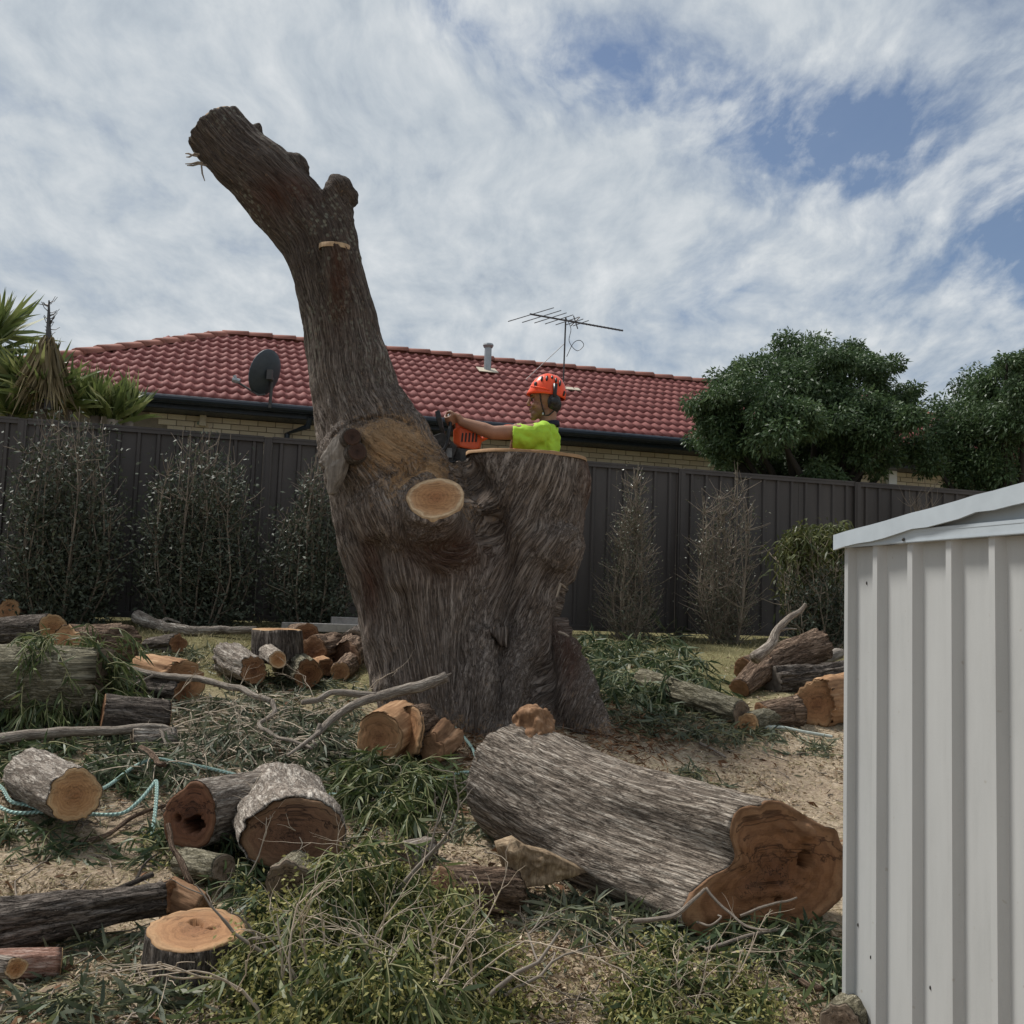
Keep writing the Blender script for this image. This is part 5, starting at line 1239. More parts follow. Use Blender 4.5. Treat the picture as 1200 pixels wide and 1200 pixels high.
rows = np.array([E_ + (rows[i] - E_) * (kB + (kF - kB) * i / ni) for i in range(ni + 1)]); FO = E_ + (FO - E_) * kF; BO = E_ + (BO - E_) * kB; fc = FO.mean(0); bc = BO.mean(0); print('fallen log k', kF, kB)
rows = list(rows)
V = np.concatenate(rows + [fc + (FO - fc) * .9 - np.array(fn2) * .02]); K.append(K[-1]); jj = np.arange(S); k2 = (jj + 1) % S
F = np.concatenate([np.stack([i * S + jj, (i + 1) * S + jj, (i + 1) * S + k2, i * S + k2], 1) for i in range(ni + 1)])
a, b, c = V[F[0, 0]], V[F[0, 1]], V[F[0, 2]]
if np.cross(b - a, c - a) @ (a - bc) < 0: F = F[:, ::-1]
cm = (fc + bc) / 2; fl = empty('fallen_log', Vector((cm[0], cm[1], V[:, 2].min())), 'huge pale barked fallen trunk section with lobed red brown end beside the shed', 'log')
link('bark', np_mesh('bark', V, F, True, {'bk': np.concatenate(K)}), M['log'], fl)
disc('cut_face', fc + (FO - fc) * 1.0 + np.array(fn2) * .004, fn2, M['redwood'], fl, 30, 0, .018, ((.60, .12, .10, .10), (.12, -.32, .05, .05), (.42, .06, .30, .018), (.62, .52, .12, -.03)), seed=2, thick=.03, label='dark red brown lobed cut end with a hole')
disc('cut_face', bc + (BO - bc) * .93, Vector((-.55, .83, 0)), M['greywood'], fl, 10, 0, .006, seed=5, thick=.02)
stb = MB(); kD = kB; stb.tube([at(632, 888, 4.98 * kD), at(627, 858, 5.0 * kD), at(623, 838, 5.03 * kD)], [.125, .10, .085], 30); stb.ball(at(623, 842, 5.02 * kD), (.088, .08, .06), 18, 12); sme = remesh(stb, .009, 2)
Pq = getco(sme); sn = getno(sme); setco(sme, Pq + sn * ((fbm(Pq * 26, 5, 4) - .5) * .06)[:, None]); add_attr(sme, 'bk', (Pq - Pq.mean(0)) * np.array([1, 1, 2.5])); link('branch_stub', sme, M['torn'], fl, label='crumbly orange brown broken branch stub')

# ------------------------------------------------------------ bare branches and rope
def branch(label, paths, mat='stick', cat='branch', group='bare branches on the ground', name='branch', seg=9):
    p0 = paths[0][0][len(paths[0][0]) // 2]; t = empty(name, Vector(p0), label, cat, group)
    for i, (pts, r0, r1) in enumerate(paths):
        S_ = spline(pts, max(12, len(pts) * 7)); n = len(S_); S_ = S_ + (fbm(S_ * 9, 80 + i, 2)[:, None] - .5) * .02
        v, f = tube([Vector(p) for p in S_], list(np.linspace(r0, r1, n) * (1 + .16 * (fbm(S_ * 14, 90, 2) - .5) * 2)), seg); me = bpy.data.meshes.new('stem'); me.from_pydata([tuple(q) for q in v], [], f); me.update()
        me.polygons.foreach_set('use_smooth', [True] * len(f)); sl = np.repeat(np.linspace(0, 1, n), seg) * np.linalg.norm(S_[-1] - S_[0]); a = np.tile(np.arange(seg) / seg * 6.283, n); add_attr(me, 'bk', np.c_[np.cos(a) * .03, np.sin(a) * .03, sl])
        link('stem' if i == 0 else 'side_branch', me, M[mat], t)
    return t
branch('long bare grey branch running right from the back left log pile', [([at(92, 777, 6.6), at(130, 779, 6.5), at(180, 790, 6.35), at(230, 796, 6.2), at(268, 803, 6.1), at(300, 816, 5.95), at(318, 822, 5.9)], .022, .017),
    ([at(318, 822, 5.9), at(322, 834, 5.85), at(312, 843, 5.8), at(302, 850, 5.75), at(315, 858, 5.65), at(338, 868, 5.5), at(365, 878, 5.4)], .016, .008), ([at(206, 795, 6.3), at(170, 795, 6.4), at(150, 785, 6.5)], .008, .004), ([at(180, 791, 6.3), at(150, 806, 6.2), at(125, 815, 6.1)], .009, .005)])
branch('forked bare grey branch with broken end before the big trunk', [([at(524, 792, 5.75), at(490, 805, 5.7), at(450, 815, 5.65), at(415, 826, 5.5), at(390, 842, 5.4), at(370, 862, 5.25)], .032, .016), ([at(440, 816, 5.62), at(410, 812, 5.6), at(388, 812, 5.55), at(372, 820, 5.5), at(354, 823, 5.45)], .02, .014),
    ([at(524, 792, 5.75), at(530, 788, 5.75)], .012, .003), ([at(372, 860, 5.25), at(350, 876, 5.1), at(338, 884, 5.0)], .012, .006), ([at(376, 848, 5.3), at(368, 866, 5.25), at(372, 872, 5.2)], .01, .006)])
branch('long smooth grey branch lying across leaves from the left edge', [([at(-60, 872, 5.3), at(0, 865, 5.35), at(60, 859, 5.45), at(120, 857, 5.5), at(170, 852, 5.55), at(195, 853, 5.6), at(208, 862, 5.6)], .030, .018), ([at(185, 852, 5.58), at(192, 868, 5.5), at(196, 882, 5.45)], .009, .005)])
branch('short brown stick poking from the leaves below the smooth branch', [([at(165, 877, 5.2), at(180, 888, 5.1), at(192, 897, 5.0)], .018, .013)], 'brownbark')
branch('curved bare branch rising from the thick grey log at right', [([at(884, 772, 7.75), at(903, 756, 7.85), at(910, 740, 7.9), at(925, 724, 7.95), at(938, 716, 8.0), at(944, 708, 8.0)], .045, .012), ([at(908, 744, 7.9), at(918, 730, 7.95), at(930, 722, 8.0)], .016, .008), ([at(912, 739, 7.9), at(924, 737, 7.9), at(934, 737, 7.9)], .01, .006)])
branch('grey branch lying on the lawn near the fence at left', [([at(162, 722, 8.9), at(185, 733, 8.7), at(215, 738, 8.6), at(250, 739, 8.6), at(300, 738, 8.6)], .055, .03), ([at(185, 733, 8.7), at(195, 726, 8.8), at(212, 730, 8.8)], .02, .01)], 'greybark')
branch('thin dark stick leaning along the dark weathered log', [([at(50, 1086, 3.75), at(100, 1060, 3.85), at(150, 1036, 3.9), at(180, 1024, 3.95)], .014, .010), ([at(160, 1030, 3.93), at(172, 1010, 4.0), at(185, 1000, 4.0)], .006, .003)], 'darkbark')
branch('brown stick on the ground right of the teal rope end', [([at_g(94, 996, .015), at_g(125, 985, .02), at_g(160, 965, .03), at_g(205, 950, .04)], .012, .008)], 'brownbark')
branch('upright brown stick rising between the hollow log and the torn stub', [([at(222, 1038, 4.0), at(213, 1010, 4.05), at(203, 985, 4.1), at(198, 965, 4.15)], .014, .009)], 'brownbark')
branch('reddish pink branch end sticking out of the leaves at the bottom', [([at(238, 1164, 3.5), at(200, 1178, 3.4), at(150, 1206, 3.25), at(120, 1222, 3.15)], .020, .018)], 'pinkstick')
branch('pale peeled twig leaning on the lobed end of the fallen trunk', [([at(742, 1080, 3.62), at(790, 1072, 3.6), at(812, 1055, 3.62), at(826, 1042, 3.65)], .008, .006), ([at(826, 1042, 3.65), at(850, 1070, 3.6), at(874, 1088, 3.55), at(900, 1090, 3.5)], .006, .003), ([at(868, 1073, 3.58), at(900, 1062, 3.6), at(935, 1050, 3.62)], .005, .0035), ([at(816, 1082, 3.6), at(830, 1086, 3.56), at(845, 1075, 3.58), at(842, 1072, 3.6)], .004, .003)], 'stick')
branch('dark bent stick on bare ground by the foot of the shed', [([at_g(925, 1152, .02), at_g(938, 1162, .02), at_g(955, 1166, .02), at_g(985, 1168, .02)], .012, .009)], 'brownbark')
branch('pale dry stick lying among green leaves at the bottom right', [([at_g(828, 1130, .05), at_g(860, 1122, .06), at_g(905, 1110, .06), at_g(940, 1105, .06)], .008, .005)], 'stick')
branch('thin pale stick lying on the straw right of the fallen trunk', [([at_g(820, 878, .03), at_g(835, 885, .02), at_g(850, 893, .02)], .010, .007)], 'stick')
branch('grey twig on the ground left of the fallen trunk', [([at_g(490, 962, .03), at_g(505, 955, .04), at_g(520, 943, .05), at_g(545, 930, .05)], .008, .005), ([at_g(500, 955, .04), at_g(497, 940, .06)], .005, .003)], 'stick')
rope_px = [(418, 755, .10), (427, 772, .08), (432, 790, .05), (440, 806, .03), (470, 830, .02), (500, 858, .02), (527, 862, .03), (540, 872, .03), (553, 886, .03), (558, 902, .02), (556, 914, .02), (540, 918, .03), (515, 924, .03), (496, 931, .03), (482, 937, .02), (440, 935, .01), (380, 935, .0), (300, 920, .0), (240, 912, .03), (205, 914, .06), (180, 914, .08), (155, 920, .06), (130, 935, .05), (112, 945, .04), (95, 955, .03), (55, 960, .02), (32, 958, .03), (12, 952, .03), (2, 936, .03), (-12, 930, .03), (-20, 945, .03), (0, 960, .03), (20, 966, .03), (60, 966, .03), (100, 966, .03), (140, 966, .03), (160, 958, .05), (175, 948, .08), (181, 946, .10), (182, 956, .08), (180, 975, .04), (177, 992, .02)]
rp = spline([at_g(x, y, h + .012) for x, y, h in rope_px], 420); rz = gz(rp[:, 0], rp[:, 1]); rp[:, 2] = np.maximum(rp[:, 2], rz + .012)
v, f = tube([Vector(p) for p in rp], .0085, 8); me = bpy.data.meshes.new('rope'); me.from_pydata([tuple(q) for q in v], [], f); me.update(); me.polygons.foreach_set('use_smooth', [True] * len(f))
sl = np.concatenate([[0], np.cumsum(np.linalg.norm(np.diff(rp, axis=0), axis=1))]); add_attr(me, 'bk', np.c_[np.tile(np.arange(8) / 8 * 6.283, len(rp)), np.zeros(len(rp) * 8), np.repeat(sl, 8)])
link('rope', me, M['rope'], None, label='long pale teal twisted rope snaking over the ground between logs', cat='rope')
w2 = spline([at_g(885, 857, .02), at_g(915, 859, .02), at_g(940, 862, .015), at_g(975, 869, .015)], 40); v, f = tube([Vector(p) for p in w2], .010, 8); me = bpy.data.meshes.new('rope'); me.from_pydata([tuple(q) for q in v], [], f); me.update()
add_attr(me, 'bk', np.c_[np.tile(np.arange(8) / 8 * 6.283, 40), np.zeros(320), np.repeat(np.linspace(0, .7, 40), 8)]); link('rope', me, M['palerope'], None, label='short pale rope length on the straw below the bright orange log', cat='rope')
# ------------------------------------------------------------ worker with chainsaw behind the stump
PD = 7.45; UPX = PD / FOC
def pp(px, py, dy=0.0): v_ = at(px, py, PD); return Vector((v_.x, v_.y + dy, v_.z))
feet_z = pp(640, 441).z - 1.76
hipc = pp(640, 596); foot = Vector((hipc.x, hipc.y, feet_z))
person = empty('person', foot, 'worker in lime shirt and orange helmet reaching left with a chainsaw behind the stump', 'person')
def cap(mb, a, b, r0, r1, seg=16):
    a, b = Vector(a), Vector(b); mb.tube([a, a.lerp(b, .5), b], [r0, (r0 + r1) / 2, r1], seg); mb.ball(a, r0, seg, 10); mb.ball(b, r1, seg, 10)
body = MB()
hc = pp(641, 463)
body.ball(hc, (.100, .078, .118), 24, 18)
body.ball(pp(634, 479), (.072, .060, .066), 20, 14); body.ball(pp(628, 485.5), (.040, .044, .034), 16, 10); body.ball(pp(625.5, 489.5), (.026, .030, .022), 14, 8)
cap(body, pp(622.6, 465), pp(618.9, 473.2), .010, .0135); body.ball(pp(620, 474.2), (.014, .017, .010), 12, 8)
body.ball(pp(624.5, 463.5), (.022, .058, .014), 14, 8); body.ball(pp(622.0, 479.2), (.014, .026, .008), 12, 8); body.ball(pp(622.4, 482.2), (.015, .024, .008), 12, 8)
body.ball(pp(627, 476, -.035), (.028, .026, .026), 12, 8); body.ball(pp(627, 476, .035), (.028, .026, .026), 12, 8)
for s in (-1, 1): body.ball(pp(645.5, 472, s * .078), (.018, .010, .030), 12, 8)
cap(body, pp(643, 484), pp(641, 506), .058, .066)
body.ball(pp(636, 520), (.125, .185, .16), 20, 14); body.ball(pp(638, 560), (.115, .165, .20), 20, 14); body.ball(pp(640, 592), (.12, .165, .13), 20, 14)
shN, shF = pp(630, 511, -.185), pp(636, 511, .185)
elN, wrN = pp(578, 514.5, -.27), pp(543, 502, -.27)
elF, wrF = pp(602, 534, .20), pp(604, 512, .02)
cap(body, shN, elN, .060, .048); cap(body, elN, elN.lerp(wrN, .3), .048, .050); cap(body, elN.lerp(wrN, .3), wrN, .050, .031)
cap(body, shF, elF, .058, .043); cap(body, elF, wrF, .044, .029)
for s in (-1, 1):
    h_ = Vector((hipc.x, hipc.y + s * .09, hipc.z)); k_ = Vector((hipc.x - .05, hipc.y + s * .12, feet_z + .50)); a_ = Vector((hipc.x + .02, hipc.y + s * .13, feet_z + .08))
    cap(body, h_, k_, .075, .05); cap(body, k_, a_, .05, .038)
def hand(mb, c, axis, wrist_dir, R0, sgn=1):
    """closed hand round a bar: c on the bar's axis, fingers stacked along `axis`"""
    ax_ = Vector(axis).normalized(); b = Vector(wrist_dir); b = (b - ax_ * b.dot(ax_)).normalized(); cc = ax_.cross(b) * sgn
    def P(off, ang, r): return Vector(c) + ax_ * off + b * (math.cos(ang) * r) + cc * (math.sin(ang) * r)
    for i, (L, r) in enumerate(((.88, .0085), (1.0, .0092), (1.04, .0095), (.97, .009))):
        off = (i - 1.5) * .0205; rr = R0 + r * .9
        angs = [.35, .95, 1.6, 2.3 * L + .1, 3.1 * L, 3.9 * L]; pts = [P(off, a, rr * (1.12 if k in (1, 3) else 1.0)) for k, a in enumerate(angs)]
        mb.tube(pts, [r * 1.1, r * 1.12, r, r * .98, r * .92, r * .7], 10); mb.ball(pts[-1], r * .75, 10, 6); mb.ball(pts[1], r * 1.15, 10, 6)
    for i in range(4):                                        # palm behind the bar
        off = (i - 1.5) * .020; mb.tube([P(off, .35, R0 + .010), P(off, -.15, R0 + .016), P(off * .8, -.2, R0 + .045)], [.011, .014, .014], 10)
    tp = [P(-.038, -.3, R0 + .022), P(-.046, -.9, R0 + .014), P(-.040, -1.7, R0 + .010), P(-.026, -2.4, R0 + .010)]
    mb.tube(tp, [.014, .0115, .0105, .0075], 10); mb.ball(tp[-1], .008, 10, 6)
    return P(0, -.2, R0 + .05)
hcN = pp(529, 499, -.27); hcF = pp(606, 500.5, .02)
w1 = hand(body, hcN, (.30, .72, -.62), wrN - hcN, .015); cap(body, wrN, w1, .028, .024)
w2 = hand(body, hcF, (1, .05, .25), wrF - hcF, .016, -1); cap(body, wrF, w2, .028, .024)
bm_ = remesh(body, .0058, 2, .45); Pq = getco(bm_)
hz_ = Pq[:, 2]; xr = Pq[:, 0]
sb = np.clip((pp(630, 477.5).z - hz_) / .02, 0, 1) * np.clip((hz_ - pp(630, 495).z) / .015, 0, 1) * np.clip((pp(643, 470).x - xr) / .03, 0, 1)
sb = np.maximum(sb, np.clip((pp(621, 476.5).z - hz_) / .004, 0, 1) * np.clip((hz_ - pp(621, 479).z) / .004, 0, 1) * (xr < pp(627, 470).x)); add_attr(bm_, 'stubble', np.where(xr < pp(616, 480).x, 0, sb))
nt = M['skin'].node_tree; bs = [n_ for n_ in nt.nodes if n_.type == 'BSDF_PRINCIPLED'][0]; src = bs.inputs['Base Color'].links[0].from_socket
nt.links.new(MIX(nt, MA(nt, 'MULTIPLY', ATT(nt, 'stubble', 'Fac'), .62), src, (.055, .032, .024)), bs.inputs['Base Color'])
bo = link('body', bm_, M['skin'], person)
for s in (-1, 1):
    eb = MB(); eb.ball(pp(623.4, 468.0, s * .031), (.008, .011, .0065), 10, 8); eb.build('eye', M['eye'], person, smooth=True)
    br = MB(); br.tube([pp(622.0, 465.2, s * .014), pp(621.8, 464.2, s * .030), pp(624.5, 464.6, s * .050)], [.004, .0055, .003], 6); br.build('eyebrow', M['hair'], person, smooth=True)
hb_ = MB(); hb_.ball(pp(648, 474), (.062, .073, .065), 18, 12); hb_.build('hair', M['hair'], person, smooth=True)
# shirt
sh = MB()
sh.ball(pp(634, 522), (.150, .205, .165), 22, 14); sh.ball(pp(635, 545), (.140, .195, .19), 22, 14); sh.ball(pp(637, 580), (.135, .185, .20), 22, 14)
cap(sh, shN + Vector((.01, .015, -.004)), pp(602, 520, -.235), .088, .082); cap(sh, shF, pp(612, 528, .19), .088, .08)
cap(sh, pp(641, 510), pp(641, 500), .098, .080); cap(sh, pp(644, 513, -.08), pp(643, 513, .08), .085, .085)
sm_ = remesh(sh, .009, 3, .5); Pq = getco(sm_); Nq = getno(sm_)
sl_ = (shN - elN).normalized(); tq = (Pq - np.array(shN)) @ np.array(-sl_)
fold = fbm(Pq * np.array([9, 9, 14]), 21, 3) - .5; f2 = np.abs(2 * fbm(np.c_[tq * 9, Pq[:, 1] * 5, Pq[:, 2] * 10 + Pq[:, 0] * 8], 22, 2) - 1) - .4
Pq = Pq + Nq * (fold * .03 + f2 * .036)[:, None]; setco(sm_, Pq)
b2 = bmesh.new(); b2.from_mesh(sm_)
def cut(bmx, co, no): bmesh.ops.bisect_plane(bmx, geom=bmx.verts[:] + bmx.edges[:] + bmx.faces[:], plane_co=co, plane_no=no, clear_outer=True)
cut(b2, pp(640, 499.0), Vector((.15, 0, 1)))
# open the sleeve ends
bmesh.ops.delete(b2, geom=[f_ for f_ in b2.faces if f_.calc_center_median().x < pp(600.5, 520).x and f_.calc_center_median().z < pp(600, 500).z and f_.calc_center_median().y < pp(600, 520, -.12).y], context='FACES')
bmesh.ops.delete(b2, geom=[f_ for f_ in b2.faces if f_.calc_center_median().z < pp(640, 606).z], context='FACES')
b2.to_mesh(sm_); b2.free(); sm_.polygons.foreach_set('use_smooth', [True] * len(sm_.polygons))
so = link('shirt', sm_, M['shirt'], person); md = so.modifiers.new('s', 'SOLIDIFY'); md.thickness = .006; md.offset = -1
cl_ = MB(); n = 20; c0_, c1_ = pp(641.5, 501), pp(642.5, 495.5); pts = []
for k in range(n + 1): a = 2 * math.pi * k / n; pts.append((c0_ + Vector((math.cos(a) * .080, math.sin(a) * .080, math.cos(a) * .012)), c1_ + Vector((math.cos(a) * .070, math.sin(a) * .070, math.cos(a) * .016))))
vs = [p for q_ in pts for p in q_]; fs = [(2 * k, 2 * k + 1, 2 * k + 3, 2 * k + 2) for k in range(n)]; cl_.add(vs, fs); co_ = cl_.build('collar', M['collar'], so, smooth=True); md = co_.modifiers.new('s', 'SOLIDIFY'); md.thickness = .01
tr_ = MB(); tr_.ball(pp(640, 598), (.135, .18, .12), 18, 12)
for s in (-1, 1):
    h_ = Vector((hipc.x, hipc.y + s * .09, hipc.z)); k_ = Vector((hipc.x - .05, hipc.y + s * .12, feet_z + .50)); a_ = Vector((hipc.x + .02, hipc.y + s * .13, feet_z + .10))
    cap(tr_, h_, k_, .10, .075); cap(tr_, k_, a_, .075, .062)
link('trousers', remesh(tr_, .013, 3), M['trousers'], person)
for s in (-1, 1):
    bt = MB(); a_ = Vector((hipc.x + .02, hipc.y + s * .13, feet_z)); cap(bt, a_ + Vector((0, 0, .05)), a_ + Vector((0, 0, .16)), .05, .052); cap(bt, a_ + Vector((.04, 0, .045)), a_ + Vector((-.16, 0, .04)), .045, .038)
    link('boot', remesh(bt, .008, 3), M['boot'], person)
# helmet
def shell(c, rx, ry, rz, mat, name, zcut, tilt, parent, thick=.006, brim=0.0):
    vs = []; fs = []; nu, nv = 40, 18
    for i in range(nv + 1):
        el = math.pi / 2 * (1 - i / nv) - zcut * (i / nv)
        for j in range(nu):
            a = 2 * math.pi * j / nu; w = 1.0; rim = max(0, (i - nv + 3) / 3)
            front = max(0, -math.cos(a)) ** 2
            x_ = rx * math.cos(el) * math.cos(a) * (1 + rim * brim * front) ; y_ = ry * math.cos(el) * math.sin(a); z_ = rz * math.sin(el) * (1 + .06 * math.cos(el) * math.cos(a * 3)) - rim * .012 * front
            vs.append(Vector((x_, y_, z_)))
    Mx = Matrix.Rotation(tilt, 3, 'Y'); vs = [Vector(c) + Mx @ v_ for v_ in vs]
    for i in range(nv):
        for j in range(nu): k2_ = (j + 1) % nu; fs.append((i * nu + j, (i + 1) * nu + j, (i + 1) * nu + k2_, i * nu + k2_))
    o = MB().add(vs, fs).build(name, mat, parent, smooth=True); md_ = o.modifiers.new('s', 'SOLIDIFY'); md_.thickness = thick; md_.offset = 1
    return o, Mx
hcen = pp(641.5, 461.5); helm, HM = shell(hcen, .128, .112, .140, M['helmet'], 'helmet', .16, R(8), person, .006, .14)
def hpt(a, el, k=1.0):   # point on the helmet: a = angle round from the front (0) over the near side (90) to the back
    a = R(a); el = R(el); x_ = -.132 * math.cos(el) * math.cos(a); y_ = -.116 * math.cos(el) * math.sin(a); z_ = .143 * math.sin(el); return hcen + HM @ (Vector((x_, y_, z_)) * k)
def slot(a0, e0, a1, e1, w, name='vent'):
    p_ = [hpt(a0 + (a1 - a0) * q_, e0 + (e1 - e0) * q_, 1.035) for q_ in np.linspace(0, 1, 6)]
    MB().tube(p_, [w * .4, w, w, w, w, w * .4], 8).build(name, M['black'], helm, smooth=True)
for (a0, e0, a1, e1, w) in ((52, 46, 64, 24, .0085), (74, 50, 80, 28, .0085), (98, 54, 98, 40, .0085), (116, 48, 112, 28, .0085), (134, 42, 126, 20, .0085), (40, 22, 47, 8, .011), (152, 12, 146, -4, .008)): slot(a0, e0, a1, e1, w)
rim_ = [hpt(a_, -1 + (5 if 60 < a_ < 120 else 0), 1.05) for a_ in range(-170, 171, 10)]
MB().tube([hpt(20, 10, 1.055), hpt(50, 6, 1.06), hpt(78, 3, 1.06), hpt(95, 1, 1.06)], [.004, .006, .006, .004], 6).build('helmet_rib', M['helmet'], helm, smooth=True)
# ear muff, arm and chin strap
for s in (-1, 1):
    em = MB(); c_ = pp(648.5, 474.5, s * .108); em.ball(c_, (.047, .030, .058), 20, 12); em.tube([c_ + Vector((0, s * .012, 0)), c_ + Vector((0, s * .036, 0))], [.036, .026], 16)
    e_ = em.build('ear_muff', M['black'], helm, smooth=True)
    MB().tube([c_ + Vector((0, s * .02, 0)), pp(649.5, 463, s * .128), pp(650, 454, s * .122)], [.013, .014, .017], 8).build('muff_arm', M['black'], e_, smooth=True)
    st_ = [pp(632.5, 461, s * .088), pp(633, 470, s * .074), pp(635.5, 480, s * .066), pp(637.5, 488, s * .045), pp(634, 493.5, 0)]
    MB().tube([Vector(p) for p in spline(st_, 20)], .0042, 6).build('chin_strap', M['black'], helm, smooth=True)
    MB().tube([Vector(p) for p in spline([pp(650, 482, s * .07), pp(643, 488, s * .062), pp(637.5, 488, s * .046)], 10)], .0055, 6).build('chin_strap', M['black'], helm, smooth=True)
MB().box(pp(636, 486.5, -.055), (.012, .008, .016)).build('strap_buckle', M['galv'], helm, bevel=.002)
lgz = feet_z - .198; 
log('short thick log lying behind the stump under the boots of the worker', Vector((foot.x - .75, foot.y, lgz)), Vector((foot.x + .09, foot.y + .02, lgz)), .19, .195, bark='brownbark', fa='tan', seed=50, ridge=.005, lob=.03)

# ------------------------------------------------------------ chainsaw
SDY = -.27
def sp2(px, py, dy=0.0): return pp(px, py, SDY + dy)
saw = empty('chainsaw', sp2(548, 552), 'orange and black chainsaw cutting into the leaning limb of the tree', 'chainsaw')
def loft(secs, name, mat, bev=.008):
    """box like solid through sections (px0, py0, px1, py1, half thickness, dy)"""
    b = MB(); vs = []; fs = []
    for (p, q_, th_, dy) in secs:
        a, c_ = sp2(*p, dy), sp2(*q_, dy); vs += [a + Vector((0, -th_, 0)), c_ + Vector((0, -th_, 0)), c_ + Vector((0, th_, 0)), a + Vector((0, th_, 0))]
    m_ = len(secs)
    for i in range(m_ - 1):
        for j in range(4): fs.append((i * 4 + j, i * 4 + (j + 1) % 4, i * 4 + 4 + (j + 1) % 4, i * 4 + 4 + j))
    fs += [(3, 2, 1, 0), ((m_ - 1) * 4, (m_ - 1) * 4 + 1, (m_ - 1) * 4 + 2, (m_ - 1) * 4 + 3)]
    return b.add(vs, fs).build(name, mat, saw, bevel=bev)
loft([((533, 509), (533, 524), .05, .10), ((541, 506), (541, 530), .07, .10), ((556, 509), (556, 533), .07, .10), ((566, 518), (563, 531), .05, .10)], 'engine_cover', M['sawo'], .012)
loft([((524, 526), (523, 543), .05, .10), ((540, 531), (539, 547), .072, .10), ((558, 533), (556, 549), .07, .10), ((570, 531), (566, 545), .05, .10)], 'crankcase', M['sawgrey'], .008)
for k in range(5): MB().tube([sp2(544 + k * 4, 514, .028), sp2(543 + k * 4, 524, .028)], .006, 6).build('cooling_slot', M['black'], saw)
loft([((535, 500), (536, 510), .05, .09), ((556, 503), (557, 512), .055, .09)], 'filter_cover', M['sawo'], .008)
MB().tube([Vector(p) for p in spline([sp2(562, 520, .14), sp2(578, 510, .2), sp2(592, 501, .26), sp2(604, 500.3, .29), sp2(614, 501, .29), sp2(617, 508, .29), sp2(612, 520, .27), sp2(595, 534, .2), sp2(566, 545, .13)], 40)], .017, 10).build('rear_handle', M['sawo'], saw, smooth=True)
loft([((509, 518), (503, 536), .018, .02), ((522, 514), (518, 547), .022, .02), ((538, 530), (532, 548), .018, .02)], 'sprocket_cover', M['sawgrey'], .006)
for (x, y, r) in ((513, 531, .012), (524, 534, .012), (529, 526, .008)): MB().tube([sp2(x, y, -.012), sp2(x, y, .0)], r, 8).build('nut', M['steel'], saw)
fh = spline([sp2(537, 546, .02), sp2(524, 549.5, -.03), sp2(520.5, 543, -.05), sp2(527, 528, -.05), sp2(529.3, 514, -.045), sp2(530.5, 506, -.02), hcN, sp2(528, 491.5, .045), sp2(530, 494, .10), sp2(533, 505, .17), sp2(536, 528, .19)], 60)
MB().tube([Vector(p) for p in fh], .0125, 10).build('front_handle', M['black'], saw, smooth=True)
loft([((513, 491), (518, 489), .055, .03), ((514.5, 500), (520, 497), .06, .03), ((518, 510), (522, 508), .045, .03), ((522, 520), (525, 518), .02, .03)], 'hand_guard', M['black'], .004)
bar = MB(); o_ = [(532, 531), (505, 530), (470, 527), (440, 524), (433, 528), (434, 535), (442, 538), (470, 540), (505, 543), (532, 543)]
vs = [sp2(x, y, .0 + d_) for d_ in (-.0025, .0025) for x, y in o_]; n = len(o_); bar.add(vs, [tuple(range(n))[::-1], tuple(range(n, 2 * n))] + [(i, (i + 1) % n, n + (i + 1) % n, n + i) for i in range(n)]).build('guide_bar', M['steel'], saw)
ch = spline([sp2(x, y) for x, y in o_], 60); MB().tube([Vector(p) for p in ch], .0055, 5).build('chain', M['sawgrey'], saw)
for y in (529, 536, 542): MB().tube([sp2(512, y, .03), sp2(503, y - 1, .03)], [.006, .001], 6).build('bumper_spike', M['steel'], saw)
loft([((541, 536), (541, 548), .03, .02), ((552, 538), (552, 549), .03, .02)], 'muffler', M['sawgrey'], .004)
